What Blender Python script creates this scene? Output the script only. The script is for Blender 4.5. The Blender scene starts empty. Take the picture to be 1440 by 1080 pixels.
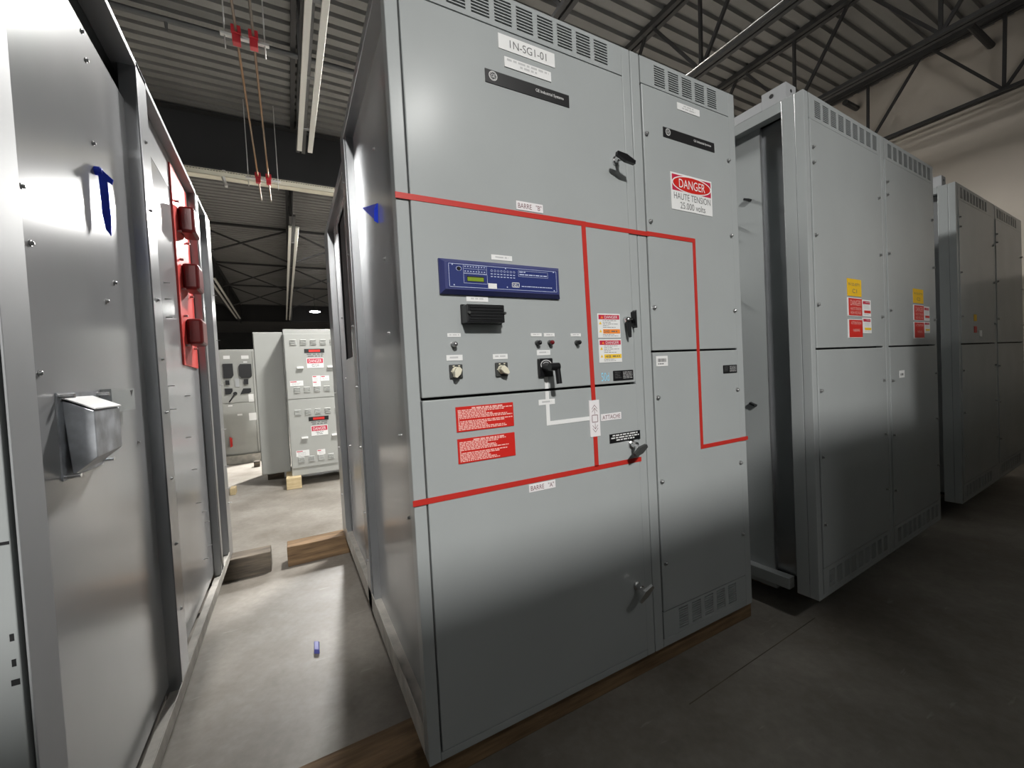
import bpy, bmesh, math, random
from mathutils import Vector, Matrix
random.seed(7)
C = bpy.context.scene.collection
PI = math.pi

# ------------------------------------------------------------------ materials
def mat(name, col, rough=0.5, metal=0.0, spec=0.5, noise=0.0, nscale=6.0, bump=0.0, bscale=60.0, stretch=(1,1,1), rvar=0.0, col2=None, coat=0.0):
    m = bpy.data.materials.new(name); m.use_nodes = True
    nt = m.node_tree; b = nt.nodes['Principled BSDF']
    b.inputs['Base Color'].default_value = (*col, 1); b.inputs['Roughness'].default_value = rough
    b.inputs['Metallic'].default_value = metal; b.inputs['Specular IOR Level'].default_value = spec
    b.inputs['Coat Weight'].default_value = coat
    tc = nt.nodes.new('ShaderNodeTexCoord'); mp = nt.nodes.new('ShaderNodeMapping')
    mp.inputs['Scale'].default_value = stretch
    nt.links.new(tc.outputs['Object'], mp.inputs['Vector'])
    n = nt.nodes.new('ShaderNodeTexNoise'); n.inputs['Scale'].default_value = nscale; n.inputs['Detail'].default_value = 6
    nt.links.new(mp.outputs['Vector'], n.inputs['Vector'])
    if noise or col2:
        r = nt.nodes.new('ShaderNodeValToRGB')
        r.color_ramp.elements[0].position = 0.32; r.color_ramp.elements[1].position = 0.68
        lo = col2 if col2 else tuple(c*(1-noise) for c in col); hi = col if col2 else tuple(min(1, c*(1+noise)) for c in col)
        r.color_ramp.elements[0].color = (*lo, 1); r.color_ramp.elements[1].color = (*hi, 1)
        nt.links.new(n.outputs['Fac'], r.inputs['Fac']); nt.links.new(r.outputs['Color'], b.inputs['Base Color'])
    if rvar:
        mr = nt.nodes.new('ShaderNodeMapRange')
        mr.inputs['From Min'].default_value = 0.3; mr.inputs['From Max'].default_value = 0.7
        mr.inputs['To Min'].default_value = max(0.02, rough-rvar); mr.inputs['To Max'].default_value = rough+rvar
        nt.links.new(n.outputs['Fac'], mr.inputs['Value']); nt.links.new(mr.outputs['Result'], b.inputs['Roughness'])
    if bump:
        n2 = nt.nodes.new('ShaderNodeTexNoise'); n2.inputs['Scale'].default_value = bscale; n2.inputs['Detail'].default_value = 3
        nt.links.new(mp.outputs['Vector'], n2.inputs['Vector'])
        bp = nt.nodes.new('ShaderNodeBump'); bp.inputs['Strength'].default_value = bump; bp.inputs['Distance'].default_value = 0.01
        nt.links.new(n2.outputs['Fac'], bp.inputs['Height']); nt.links.new(bp.outputs['Normal'], b.inputs['Normal'])
    return m

M = {}
M['grey'] = mat('grey_enamel', (0.365, 0.385, 0.385), 0.23, noise=0.025, nscale=3, rvar=0.02)
M['grey_far'] = mat('warm_grey_enamel', (0.37, 0.375, 0.355), 0.5, noise=0.03, nscale=3)
M['panel'] = mat('grey_coated_sheet', (0.45, 0.455, 0.465), 0.18, metal=0.25, noise=0.05, nscale=1.6)
M['post'] = mat('grey_steel_post', (0.36, 0.37, 0.38), 0.30, metal=0.75, noise=0.06, nscale=4)
M['flange'] = mat('pale_grey_flange', (0.40, 0.41, 0.42), 0.5, metal=0.2, noise=0.05, nscale=4)
M['galv'] = mat('galvanised_sheet', (0.55, 0.57, 0.60), 0.42, metal=0.85, noise=0.25, nscale=22, rvar=0.12)
M['dusty'] = mat('dusty_rail', (0.44, 0.42, 0.38), 0.7, noise=0.2, nscale=14)
M['black'] = mat('black_plastic', (0.008, 0.008, 0.009), 0.32)
M['blackplate'] = mat('satin_black_plate', (0.012, 0.012, 0.013), 0.36, spec=0.9)
M['void'] = mat('dark_interior', (0.012, 0.012, 0.013), 0.8)
M['charcoal'] = mat('charcoal_plastic', (0.045, 0.047, 0.045), 0.45)
M['chrome'] = mat('polished_chrome', (0.72, 0.72, 0.72), 0.18, metal=1.0)
M['zinc'] = mat('zinc_screw', (0.42, 0.42, 0.42), 0.35, metal=0.9)
M['white'] = mat('white_laminate', (0.78, 0.78, 0.77), 0.45)
M['pinkwhite'] = mat('white_engraved_plastic', (0.80, 0.77, 0.78), 0.4)
M['ink'] = mat('dark_grey_ink', (0.13, 0.13, 0.13), 0.5)
M['inkpale'] = mat('pale_grey_ink', (0.52, 0.52, 0.52), 0.5)
M['inkred'] = mat('maroon_ink', (0.16, 0.05, 0.06), 0.5)
M['red'] = mat('red_tape', (0.50, 0.028, 0.02), 0.42)
M['redsign'] = mat('red_sign_plastic', (0.58, 0.020, 0.014), 0.4)
M['crimson'] = mat('crimson_print', (0.52, 0.02, 0.06), 0.4)
M['pink'] = mat('pale_pink_print', (0.85, 0.48, 0.43), 0.5)
M['insul'] = mat('red_insulator_resin', (0.15, 0.011, 0.011), 0.32)
M['insplate'] = mat('red_fibre_sheet', (0.70, 0.06, 0.05), 0.5, noise=0.1, nscale=5)
M['clamp'] = mat('red_painted_clamp', (0.50, 0.02, 0.03), 0.4)
M['blue'] = mat('blue_relay_face', (0.020, 0.032, 0.15), 0.33)
M['bluebez'] = mat('blue_relay_bezel', (0.040, 0.047, 0.16), 0.36)
M['lcd'] = mat('green_display', (0.20, 0.29, 0.02), 0.3)
M['paleblue'] = mat('pale_blue_print', (0.55, 0.60, 0.80), 0.5)
M['tape'] = mat('blue_masking_tape', (0.012, 0.045, 0.62), 0.55, noise=0.15, nscale=30)
M['tapecap'] = mat('blue_scrap', (0.10, 0.11, 0.40), 0.5)
M['skyink'] = mat('sky_blue_marker', (0.25, 0.62, 0.82), 0.5)
M['cream'] = mat('cream_plastic', (0.70, 0.66, 0.52), 0.4)
M['orange'] = mat('orange_print', (0.85, 0.25, 0.03), 0.5)
M['yellow'] = mat('yellow_print', (0.85, 0.55, 0.03), 0.5)
M['yellowsign'] = mat('yellow_label', (0.80, 0.48, 0.01), 0.5)
M['darkred'] = mat('dark_red_lens', (0.16, 0.008, 0.012), 0.15)
M['timber'] = mat('brown_timber', (0.26, 0.165, 0.085), 0.8, col2=(0.13, 0.08, 0.042), nscale=5, stretch=(1, 9, 9), bump=0.3, bscale=12)
M['timberpale'] = mat('fresh_timber', (0.62, 0.50, 0.30), 0.8, col2=(0.50, 0.38, 0.21), nscale=6, stretch=(1, 8, 8))
M['timbergrey'] = mat('weathered_timber', (0.20, 0.165, 0.125), 0.85, col2=(0.06, 0.052, 0.045), nscale=4, stretch=(1, 7, 7), bump=0.3, bscale=12)
M['steel'] = mat('dark_painted_steel', (0.035, 0.034, 0.034), 0.6)
M['girder'] = mat('black_painted_girder', (0.022, 0.022, 0.023), 0.75)
M['strut'] = mat('galvanised_strut', (0.56, 0.55, 0.53), 0.5, metal=0.5)
M['fixture'] = mat('white_strip_fixture', (0.62, 0.61, 0.57), 0.5)
M['creamtray'] = mat('cream_perforated_tray', (0.60, 0.57, 0.46), 0.55)
M['pipe'] = mat('grey_steel_pipe', (0.11, 0.11, 0.11), 0.4, metal=0.4)
M['copper'] = mat('copper_tube', (0.36, 0.20, 0.10), 0.45, metal=0.5, col2=(0.18, 0.16, 0.14), nscale=0.7)
M['deck'] = mat('steel_roof_deck', (0.195, 0.19, 0.182), 0.55, metal=0.15, noise=0.12, nscale=1.2)
M['wall'] = mat('cream_wall_paint', (0.50, 0.45, 0.39), 0.8, noise=0.06, nscale=1.5)
M['walldark'] = mat('dark_wall_cladding', (0.10, 0.10, 0.10), 0.8, noise=0.1, nscale=2)

def floor_mat():
    m = bpy.data.materials.new('stained_concrete'); m.use_nodes = True
    nt = m.node_tree; b = nt.nodes['Principled BSDF']
    tc = nt.nodes.new('ShaderNodeTexCoord')
    def noise(s, d, st=(1, 1, 1)):
        mp = nt.nodes.new('ShaderNodeMapping'); mp.inputs['Scale'].default_value = st; mp.inputs['Rotation'].default_value = (0, 0, 0.6)
        n = nt.nodes.new('ShaderNodeTexNoise'); n.inputs['Scale'].default_value = s; n.inputs['Detail'].default_value = d
        n.inputs['Roughness'].default_value = 0.6
        nt.links.new(tc.outputs['Object'], mp.inputs['Vector']); nt.links.new(mp.outputs['Vector'], n.inputs['Vector'])
        return n
    def ramp(n, p0, p1, c0, c1):
        r = nt.nodes.new('ShaderNodeValToRGB'); e = r.color_ramp.elements
        e[0].position, e[1].position = p0, p1; e[0].color = (*c0, 1); e[1].color = (*c1, 1)
        nt.links.new(n.outputs['Fac'], r.inputs['Fac']); return r
    big = ramp(noise(1.7, 5), 0.34, 0.66, (0.20, 0.178, 0.15), (0.355, 0.33, 0.295))
    fine = ramp(noise(30, 4), 0.25, 0.75, (0.86, 0.86, 0.86), (1.06, 1.06, 1.06))
    scr = ramp(noise(4.5, 3, (1, 5, 1)), 0.66, 0.72, (0, 0, 0), (1, 1, 1))
    mul = nt.nodes.new('ShaderNodeMixRGB'); mul.blend_type = 'MULTIPLY'; mul.inputs['Fac'].default_value = 1
    nt.links.new(big.outputs['Color'], mul.inputs['Color1']); nt.links.new(fine.outputs['Color'], mul.inputs['Color2'])
    mx = nt.nodes.new('ShaderNodeMixRGB'); mx.blend_type = 'MIX'; mx.inputs['Color2'].default_value = (0.46, 0.43, 0.38, 1)
    sc = nt.nodes.new('ShaderNodeMath'); sc.operation = 'MULTIPLY'; sc.inputs[1].default_value = 0.4
    nt.links.new(scr.outputs['Color'], sc.inputs[0]); nt.links.new(sc.outputs[0], mx.inputs['Fac'])
    nt.links.new(mul.outputs['Color'], mx.inputs['Color1'])
    nt.links.new(mx.outputs['Color'], b.inputs['Base Color'])
    b.inputs['Roughness'].default_value = 0.5; b.inputs['Specular IOR Level'].default_value = 0.35
    return m
M['floor'] = floor_mat()

def emit(name, col, s):
    m = bpy.data.materials.new(name); m.use_nodes = True; nt = m.node_tree
    nt.nodes.clear(); e = nt.nodes.new('ShaderNodeEmission'); o = nt.nodes.new('ShaderNodeOutputMaterial')
    e.inputs['Color'].default_value = (*col, 1); e.inputs['Strength'].default_value = s
    nt.links.new(e.outputs[0], o.inputs[0]); return m

# ------------------------------------------------------------------ builders
ROOT = {}
class MB:
    """collects boxes, rods and lettering; build() links them as ONE mesh object"""
    def __init__(s): s.v = []; s.f = []; s.mi = []; s.m = 0
    def add(s, vs, fs):
        o = len(s.v); s.v += [Vector(v) for v in vs]
        for f in fs: s.f.append([i+o for i in f]); s.mi.append(s.m)
        return s
    def box(s, x0, x1, y0, y1, z0, z1):
        vs = [(x, y, z) for x in (x0, x1) for y in (y0, y1) for z in (z0, z1)]
        return s.add(vs, [(0,1,3,2),(4,6,7,5),(0,4,5,1),(2,3,7,6),(0,2,6,4),(1,5,7,3)])
    def hexa(s, q0, q1):                      # two quads, front and back
        return s.add(list(q0)+list(q1), [(0,1,2,3),(7,6,5,4),(0,4,5,1),(1,5,6,2),(2,6,7,3),(3,7,4,0)])
    def bar(s, a, b, w, h=None, up=(0, 0, 1)):
        a, b = Vector(a), Vector(b); d = (b-a).normalized(); h = h or w
        u = Vector(up)
        if abs(d.dot(u)) > 0.98: u = Vector((1, 0, 0))
        r = d.cross(u).normalized(); u = r.cross(d).normalized()
        q = [r*(sx*w/2)+u*(sy*h/2) for sx, sy in ((-1,-1),(1,-1),(1,1),(-1,1))]
        return s.hexa([a+k for k in q], [b+k for k in q])
    def rod(s, a, b, r, r2=None, n=12, cap=True):
        a, b = Vector(a), Vector(b); d = (b-a).normalized(); r2 = r if r2 is None else r2
        u = Vector((0, 0, 1)) if abs(d.z) < 0.9 else Vector((1, 0, 0))
        e = d.cross(u).normalized(); g = e.cross(d).normalized()
        ring = lambda p, q: [p+e*(q*math.cos(2*PI*i/n))+g*(q*math.sin(2*PI*i/n)) for i in range(n)]
        fs = [(i, (i+1) % n, n+(i+1) % n, n+i) for i in range(n)]
        if cap: fs += [tuple(range(n))[::-1], tuple(range(n, 2*n))]
        return s.add(ring(a, r)+ring(b, r2), fs)
    def path(s, pts, r, n=8):
        for a, b in zip(pts, pts[1:]): s.rod(a, b, r, n=n)
        return s
    def lathe(s, a, axis, prof, n=20):        # prof: (distance along axis, radius)
        a, d = Vector(a), Vector(axis).normalized()
        u = Vector((0, 0, 1)) if abs(d.z) < 0.9 else Vector((1, 0, 0))
        e = d.cross(u).normalized(); g = e.cross(d).normalized()
        vs = []; fs = []
        for t, r in prof: vs += [a+d*t+e*(r*math.cos(2*PI*i/n))+g*(r*math.sin(2*PI*i/n)) for i in range(n)]
        for k in range(len(prof)-1): fs += [(k*n+i, k*n+(i+1) % n, (k+1)*n+(i+1) % n, (k+1)*n+i) for i in range(n)]
        fs += [tuple(range(n))[::-1], tuple(range((len(prof)-1)*n, len(prof)*n))]
        return s.add(vs, fs)
    def poly(s, pts, off):                    # a flat outline given thickness along off
        n = len(pts); o = Vector(off)
        vs = [Vector(p) for p in pts]+[Vector(p)+o for p in pts]
        return s.add(vs, [tuple(range(n)), tuple(range(n, 2*n))[::-1]]+[(i, (i+1) % n, n+(i+1) % n, n+i) for i in range(n)])
    def build(s, name, mats, parent=None, bevel=0.0, smooth=False, warp=None):
        r = parent
        while r is not None and r.parent is not None: r = r.parent
        vs = s.v
        if warp: vs = [Vector(warp(v)) for v in vs]
        if r is not None and r.name in ROOT and ROOT[r.name][2] == 'world':
            loc, rz, _ = ROOT[r.name]; inv = (Matrix.Translation(loc) @ Matrix.Rotation(rz, 4, 'Z')).inverted()
            vs = [inv @ v for v in vs]
        me = bpy.data.meshes.new(name); me.from_pydata([tuple(v) for v in vs], [], s.f)
        for m in (mats if isinstance(mats, (list, tuple)) else [mats]): me.materials.append(M[m] if isinstance(m, str) else m)
        me.polygons.foreach_set('material_index', s.mi)
        bm = bmesh.new(); bm.from_mesh(me); bmesh.ops.recalc_face_normals(bm, faces=bm.faces); bm.to_mesh(me); bm.free()
        if smooth:
            for p in me.polygons: p.use_smooth = True
            me.set_sharp_from_angle(angle=0.7)
        o = bpy.data.objects.new(name, me); C.objects.link(o)
        if parent is not None: o.parent = parent
        if bevel:
            b = o.modifiers.new('edge', 'BEVEL'); b.width = bevel; b.segments = 2; b.limit_method = 'ANGLE'; b.harden_normals = False
        return o

def tag(o, label, cat, group=None):
    o['label'] = label; o['category'] = cat
    if group: o['group'] = group
    return o
def structure(o): o['kind'] = 'structure'; return o
def thing(name, loc, label, cat, rz=0.0, coords='world', group=None):
    o = bpy.data.objects.new(name, None); C.objects.link(o); o.empty_display_size = 0.1
    o.location = loc; o.rotation_euler = (0, 0, rz); ROOT[o.name] = (Vector(loc), rz, coords)
    return tag(o, label, cat, group)
def copy_tree(o, parent=None):
    c = o.copy(); C.objects.link(c)
    if parent is not None: c.parent = parent
    for ch in [k for k in bpy.data.objects if k.parent == o]: copy_tree(ch, c)
    return c

_tx = {}
def glyphs(s):
    if s not in _tx:
        cu = bpy.data.curves.new('lettering_curve', 'FONT'); cu.body = s; cu.size = 1.0; cu.fill_mode = 'FRONT'; cu.resolution_u = 4
        ob = bpy.data.objects.new('lettering_curve', cu); C.objects.link(ob)
        dg = bpy.context.evaluated_depsgraph_get(); me = bpy.data.meshes.new_from_object(ob.evaluated_get(dg))
        vs = [(v.co.x, v.co.y) for v in me.vertices]; fs = [tuple(p.vertices) for p in me.polygons]
        bpy.data.objects.remove(ob); bpy.data.curves.remove(cu); bpy.data.meshes.remove(me)
        _tx[s] = (vs, fs)
    return _tx[s]
def text(mb, s, x0, x1, z0, z1, put, fit=True):
    """letters filling the rectangle x0..x1, z0..z1 of a plane; put(x, z) -> point"""
    vs, fs = glyphs(s)
    ax, bx = min(v[0] for v in vs), max(v[0] for v in vs); az, bz = min(v[1] for v in vs), max(v[1] for v in vs)
    sx, sz = (x1-x0)/(bx-ax), (z1-z0)/(bz-az)
    if not fit: k = min(sx, sz); cx = (x0+x1)/2-k*(bx-ax)/2; sx = sz = k; x0 = cx
    mb.add([put(x0+(v[0]-ax)*sx, z0+(v[1]-az)*sz) for v in vs], fs)
def dashes(mb, x0, x1, z0, z1, rows, put, fill=0.6, centre=False, lens=None):
    """rows of fine print too small to read: short dashes of uneven length"""
    h = (z1-z0)/rows
    for i in range(rows):
        zt = z1-i*h; ln = (lens[i % len(lens)] if lens else random.uniform(0.65, 1.0))*(x1-x0)
        x = x0+((x1-x0)-ln)/2 if centre else x0; e = x+ln
        while x < e:
            w = min(e-x, random.uniform(0.5, 2.2)*h*1.4)
            mb.add([put(x, zt-h*0.15), put(x+w, zt-h*0.15), put(x+w, zt-h*(0.15+fill)), put(x, zt-h*(0.15+fill))], [(0, 1, 2, 3)])
            x += w+h*0.45
def quad(mb, x0, x1, z0, z1, put): mb.add([put(x0, z0), put(x1, z0), put(x1, z1), put(x0, z1)], [(0, 1, 2, 3)])
def ring(mb, cx, cz, rx, rz, t, put, n=36):
    for i in range(n):
        a, b = 2*PI*i/n, 2*PI*(i+1)/n
        mb.add([put(cx+(rx+s)*math.cos(q), cz+(rz+s)*math.sin(q)) for q, s in ((a, 0), (b, 0), (b, -t), (a, -t))], [(0, 1, 2, 3)])
def disc(mb, cx, cz, rx, rz, put, n=36): mb.add([put(cx+rx*math.cos(2*PI*i/n), cz+rz*math.sin(2*PI*i/n)) for i in range(n)], [tuple(range(n))])

# fronts: plane(d) maps (x, z) to a point d metres in front of a cabinet face
def slotted(mb, x0, x1, z0, z1, y0, y1, groups, rows):
    """sheet from x0..x1, z0..z1 pierced by columns of louvre slots; groups: (xa, xb, za, zb)"""
    x = x0
    for xa, xb, za, zb in groups:
        mb.box(x, xa, y0, y1, z0, z1); mb.box(xa, xb, y0, y1, z0, za); mb.box(xa, xb, y0, y1, zb, z1)
        p = (zb-za)/(rows-0.38)
        for i in range(rows-1): mb.box(xa, xb, y0, y1, za+i*p+p*0.62, za+(i+1)*p)
        x = xb
    mb.box(x, x1, y0, y1, z0, z1)

def bolt_mesh(axis, r=0.008, l=0.012):
    mb = MB(); d = Vector(axis); mb.lathe((0, 0, 0), d, [(0, r*1.5), (0.002, r*1.5), (0.002, r), (l*0.8, r), (l, r*0.6)], n=10)
    me = bpy.data.meshes.new('screw_head'); me.from_pydata([tuple(v) for v in mb.v], [], mb.f); me.materials.append(M['zinc']); return me
def bolts(parent, pts, me, name='screw'):
    loc, rz, co = ROOT[parent.name]; inv = (Matrix.Translation(loc) @ Matrix.Rotation(rz, 4, 'Z')).inverted()
    for p in pts:
        o = bpy.data.objects.new(name, me); C.objects.link(o); o.parent = parent
        o.location = (inv @ Vector(p)) if co == 'world' else Vector(p)
BOLT_F = bolt_mesh((0, -1, 0), 0.0062, 0.011); BOLT_R = bolt_mesh((1, 0, 0), 0.0045, 0.007); BOLT_L = bolt_mesh((-1, 0, 0), 0.0045, 0.008)
PIN_R = bolt_mesh((1, 0, 0), 0.0022, 0.022)

# ------------------------------------------------------------------ setting
ZC = 5.03
mb = MB(); mb.box(-14, 7.6, -8, 34, -0.2, 0); structure(mb.build('floor', 'floor'))
mb = MB(); mb.bar((1.25, 1.054, 0.0005), (2.2, 1.083, 0.0005), 0.003, 0.002); structure(mb.build('trim_1', 'timbergrey'))
mb = MB(); mb.box(7.45, 7.65, -8, 34, 0, 5.4); structure(mb.build('wall_right', 'wall'))
mb = MB(); mb.box(-14.2, 7.65, 34, 34.2, 0, 5.4); structure(mb.build('wall_back', 'walldark'))
def deck():
    mb = MB(); p = 0.152; y = -8.0; prof = []
    while y < 34.1:
        prof += [(y, ZC), (y+0.092, ZC), (y+0.104, ZC+0.038), (y+0.140, ZC+0.038)]; y += p
    vs = [(x, a, b) for x in (-14.2, 7.65) for a, b in prof]; n = len(prof)
    mb.add(vs, [(i, i+1, n+i+1, n+i) for i in range(n-1)])
    mb.box(-14.2, 7.65, -8.2, 34.2, ZC+0.09, ZC+0.2)
    return mb.build('ceiling', 'deck')
structure(deck())

# ------------------------------------------------------------------ the tall cabinet with the coloured bus lines
D = 1.178
XL, XR, ZB, ZT = 0.293, 1.853, 0.14, 2.487
main = thing('switchgear_cabinet', (XL, D, ZB), 'tall grey cabinet with red bus lines, blue relay and control switches on its front', 'cabinet')
def FP(d): return lambda x, z: (x, D-0.004-d, z)
mb = MB()
mb.box(XL, 0.330, D, D+0.045, ZB, ZT); mb.box(1.174, 1.2145, D, D+0.045, ZB, ZT); mb.box(1.2175, 1.264, D, D+0.045, ZB, ZT); mb.box(1.809, XR, D, D+0.045, ZB, ZT)
mb.box(0.330, 1.174, D, D+0.04, ZB, 0.166); mb.box(1.264, 1.809, D, D+0.04, ZB, 0.172)
mb.box(0.330, 1.809, D+0.012, D+0.045, ZT-0.02, ZT)
mb.build('front_frame', 'grey', main, bevel=0.003)
mb = MB(); mb.box(0.345, XR-0.002, D+0.03, 3.38, ZB+0.02, 2.36); mb.box(0.345, XR-0.002, D+0.03, 2.10, 2.36, ZT-0.004)
mb.build('enclosure_body', 'void', main)
mb = MB(); mb.box(XR-0.002, XR, D+0.046, 3.40, ZB, 2.38); mb.box(XL+0.04, XR, D+0.046, 2.1, ZT-0.003, ZT); mb.box(XL+0.04, XR, 2.1, 3.4, 2.38, 2.383)
mb.box(XL+0.05, XR, 3.385, 3.40, ZB, 2.38)
mb.build('cover_sheet', 'grey', main)
# louvred strips at the top and the foot
GL = [(0.351, 0.413, 2.394, 2.470), (0.477-0.045, 0.539-0.045, 2.394, 2.470)]
GL = [(0.397+0.0805*i, 0.459+0.0805*i, 2.394, 2.470) for i in range(9)]
mb = MB(); slotted(mb, 0.333, 1.171, 2.378, ZT-0.003, D-0.001, D+0.006, GL, 8); mb.build('vent_panel', 'grey', main)
mb = MB(); slotted(mb, 1.267, 1.806, 2.380, ZT-0.003, D-0.001, D+0.006, [(1.344+0.0805*i, 1.404+0.0805*i, 2.390, 2.468) for i in range(5)], 9); mb.build('vent_panel', 'grey', main)
mb = MB(); slotted(mb, 1.267, 1.806, 0.175, 0.283, D-0.001, D+0.006, [(1.356+0.0805*i, 1.413+0.0805*i, 0.188, 0.272) for i in range(5)], 9); mb.build('vent_panel', 'grey', main)
# doors
def door(x0, x1, z0, z1):
    mb = MB(); mb.box(x0, x1, D-0.004, D+0.02, z0, z1); return mb.build('door', 'grey', main, bevel=0.003)
d_up = door(0.334, 1.170, 1.2195, 2.372); d_lo = door(0.334, 1.172, 0.170, 1.2115)
d_rt = door(1.268, 1.806, 1.3375, 2.375); d_rb = door(1.268, 1.806, 0.287, 1.330)
# T-handles on the doors
def tee(door_, base, tip0, tip1, grip, name='handle'):
    mb = MB(); b = Vector((base[0], D-0.004, base[1])); c = (Vector(tip0)+Vector(tip1))/2
    mb.lathe(b, (0, -1, 0), [(0, 0.016), (0.006, 0.016), (0.010, 0.011), (0.03, 0.010)], n=14)
    h = mb.rod(b+Vector((0, -0.02, 0)), c, 0.008).build(name, 'chrome', door_, smooth=True)
    g = MB(); t0, t1 = Vector(tip0), Vector(tip1); d = (t1-t0)
    n = Vector((0, -1, 0)); w = d.cross(n).normalized()*0.011
    pts = [t0+w*0.6, t0-w*0.6, c-w*1.15, t1-w*0.55, t1+w*0.55, c+w*1.15]
    g.poly([p+n*-0.006 for p in pts], n*0.013); gg = g.build('grip', grip, None, bevel=0.003)
    # a grip belongs to its handle's mesh family but keeps its own look: joined here to stay three levels deep
    me = h.data; bm = bmesh.new(); bm.from_mesh(me); k = len(me.materials); me.materials.append(M[grip])
    off = Vector(ROOT[main.name][0]); tmp = gg.data.copy(); tmp.transform(Matrix.Translation(-off)); nf = len(bm.faces)
    bm.from_mesh(tmp); bm.faces.ensure_lookup_table()
    for f in bm.faces[nf:]: f.material_index = k
    bm.to_mesh(me); bm.free(); bpy.data.objects.remove(gg)
    return h
tee(d_up, (1.115, 2.046), (1.066, D-0.065, 2.036), (1.150, D-0.065, 2.017), 'black')
tee(d_lo, (1.132, 0.985), (1.092, D-0.062, 0.956), (1.150, D-0.062, 0.984), 'charcoal')
tee(d_lo, (1.126, 0.440), (1.082, D-0.062, 0.415), (1.150, D-0.062, 0.455), 'chrome')
mb = MB()    # lever latch beside the warning stickers
mb.lathe((1.131, D-0.004, 1.455), (0, -1, 0), [(0, 0.014), (0.012, 0.013), (0.02, 0.010), (0.024, 0.004)], n=16)
mb.rod((1.138, D-0.014, 1.455), (1.158, D-0.014, 1.458), 0.006)
mb.m = 1
mb.poly([(1.121, D-0.022, 1.448), (1.125, D-0.030, 1.395), (1.129, D-0.030, 1.388), (1.134, D-0.030, 1.390), (1.139, D-0.026, 1.448)], (0, 0.009, 0))
mb.poly([(1.158, D-0.006, 1.485), (1.168, D-0.006, 1.492), (1.169, D-0.006, 1.425), (1.160, D-0.006, 1.432)], (0, -0.02, 0))
mb.build('latch_lever', ['chrome', 'black'], d_up, smooth=True)
bolts(main, [(x, D-0.004, z) for x, z in ((1.283, 2.183), (1.285, 1.844), (1.286, 1.507), (1.789, 2.178), (1.790, 1.844), (1.794, 1.507), (1.284, 1.150), (1.792, 1.149), (1.286, 0.813), (1.795, 0.813), (1.288, 0.482), (1.792, 0.483))], BOLT_F)
# red mimic bus tape
W = 0.0085
def strip(mb, x0, x1, z0, z1, d=0.0016): mb.box(x0, x1, D-0.004-d, D-0.003, z0, z1)
mb = MB(); strip(mb, 0.291, 0.954+W, 1.795-W, 1.795+W); strip(mb, 0.954, 1.276, 1.794-W, 1.794+W, 0.0012); strip(mb, 1.264, 1.536+W, 1.796-W, 1.796+W)
mb.build('bus_line', 'red', main)
mb = MB(); mb.hexa([(0.942, D-0.0058, 1.787), (0.960, D-0.0058, 1.787), (0.969, D-0.0058, 1.166), (0.951, D-0.0058, 1.166)], [(0.942, D-0.003, 1.787), (0.960, D-0.003, 1.787), (0.969, D-0.003, 1.166), (0.951, D-0.003, 1.166)]); strip(mb, 0.951, 0.969, 0.925, 1.036)
mb.build('bus_line', 'red', main)
mb = MB(); strip(mb, 0.289, 1.180, 0.920-W, 0.920+W); mb.build('bus_line', 'red', main)
mb = MB(); strip(mb, 1.536-W, 1.536+W, 0.920-W, 1.788); strip(mb, 1.536+W, 1.857, 0.920-W, 0.920+W); mb.build('bus_line', 'red', main)
mb = MB(); strip(mb, 0.755, 0.769, 1.2200, 1.262); strip(mb, 0.755, 0.769, 1.102-0.007, 1.2110); strip(mb, 0.769, 0.939, 1.102-0.007, 1.102+0.007)
mb.build('control_line', 'white', main)
# plates, stickers and signs
def plate(name, x0, x1, z0, z1, m='white', t=0.002, bev=0.0):
    mb = MB(); mb.box(x0, x1, D-0.004-t, D-0.003, z0, z1); return mb.build(name, m, main, bevel=bev)
def print_on(p, t, fn, mats='ink', name='lettering'):
    mb = MB(); fn(mb, FP(t+0.0004)); return mb.build(name, mats, p)
p = plate('name_plate', 0.645, 0.860, 2.310, 2.357); print_on(p, 0.002, lambda m, q: text(m, '1N-SG1-01', 0.686, 0.826, 2.321, 2.346, q))
p = plate('name_plate', 0.663, 0.841, 2.257, 2.289, t=0.003)
print_on(p, 0.003, lambda m, q: dashes(m, 0.672, 0.832, 2.262, 2.286, 2, q, 0.55, True, [1.0, 0.4]), 'inkpale')
def maker(x0, x1, z0, z1):
    p = plate('maker_plate', x0, x1, z0, z1, 'blackplate', 0.0025); w, h = x1-x0, z1-z0; cx, cz, r = x0+w*0.085, (z0+z1)/2+h*0.08, h*0.36
    def f(m, q):
        text(m, 'GE Industrial Systems', x0+w*0.575, x0+w*0.925, cz-h*0.20, cz+h*0.12, q)
        pass
    def g(m, q):
        ring(m, cx, cz, r, r, r*0.12, q); ring(m, cx, cz, r*0.78, r*0.78, r*0.07, q)
        text(m, 'GE', cx-r*0.45, cx+r*0.45, cz-r*0.35, cz+r*0.38, q)
        for k in range(4): ring(m, cx+r*0.80*math.cos(k*PI/2+0.4), cz+r*0.80*math.sin(k*PI/2+0.4), r*0.16, r*0.16, r*0.07, q, 10)
    print_on(p, 0.0025, f, 'white'); print_on(p, 0.0025, g, 'white', 'roundel')
maker(0.592, 0.913, 2.190, 2.231); maker(1.377, 1.693, 2.194, 2.233)
p = plate('label_plate', 1.466, 1.604, 2.325, 2.353); print_on(p, 0.002, lambda m, q: dashes(m, 1.495, 1.575, 2.329, 2.349, 2, q, 0.5, True, [0.8, 1.0]), 'inkpale')
def tag_plate(s, x0, x1, z0, z1, m='inkred', px=0.06, pz=0.2):
    p = plate('label_plate', x0, x1, z0, z1, 'pinkwhite'); w, h = x1-x0, z1-z0
    print_on(p, 0.002, lambda mm, q: text(mm, s, x0+w*px, x1-w*px, z0+h*pz, z1-h*pz, q), m)
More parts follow.
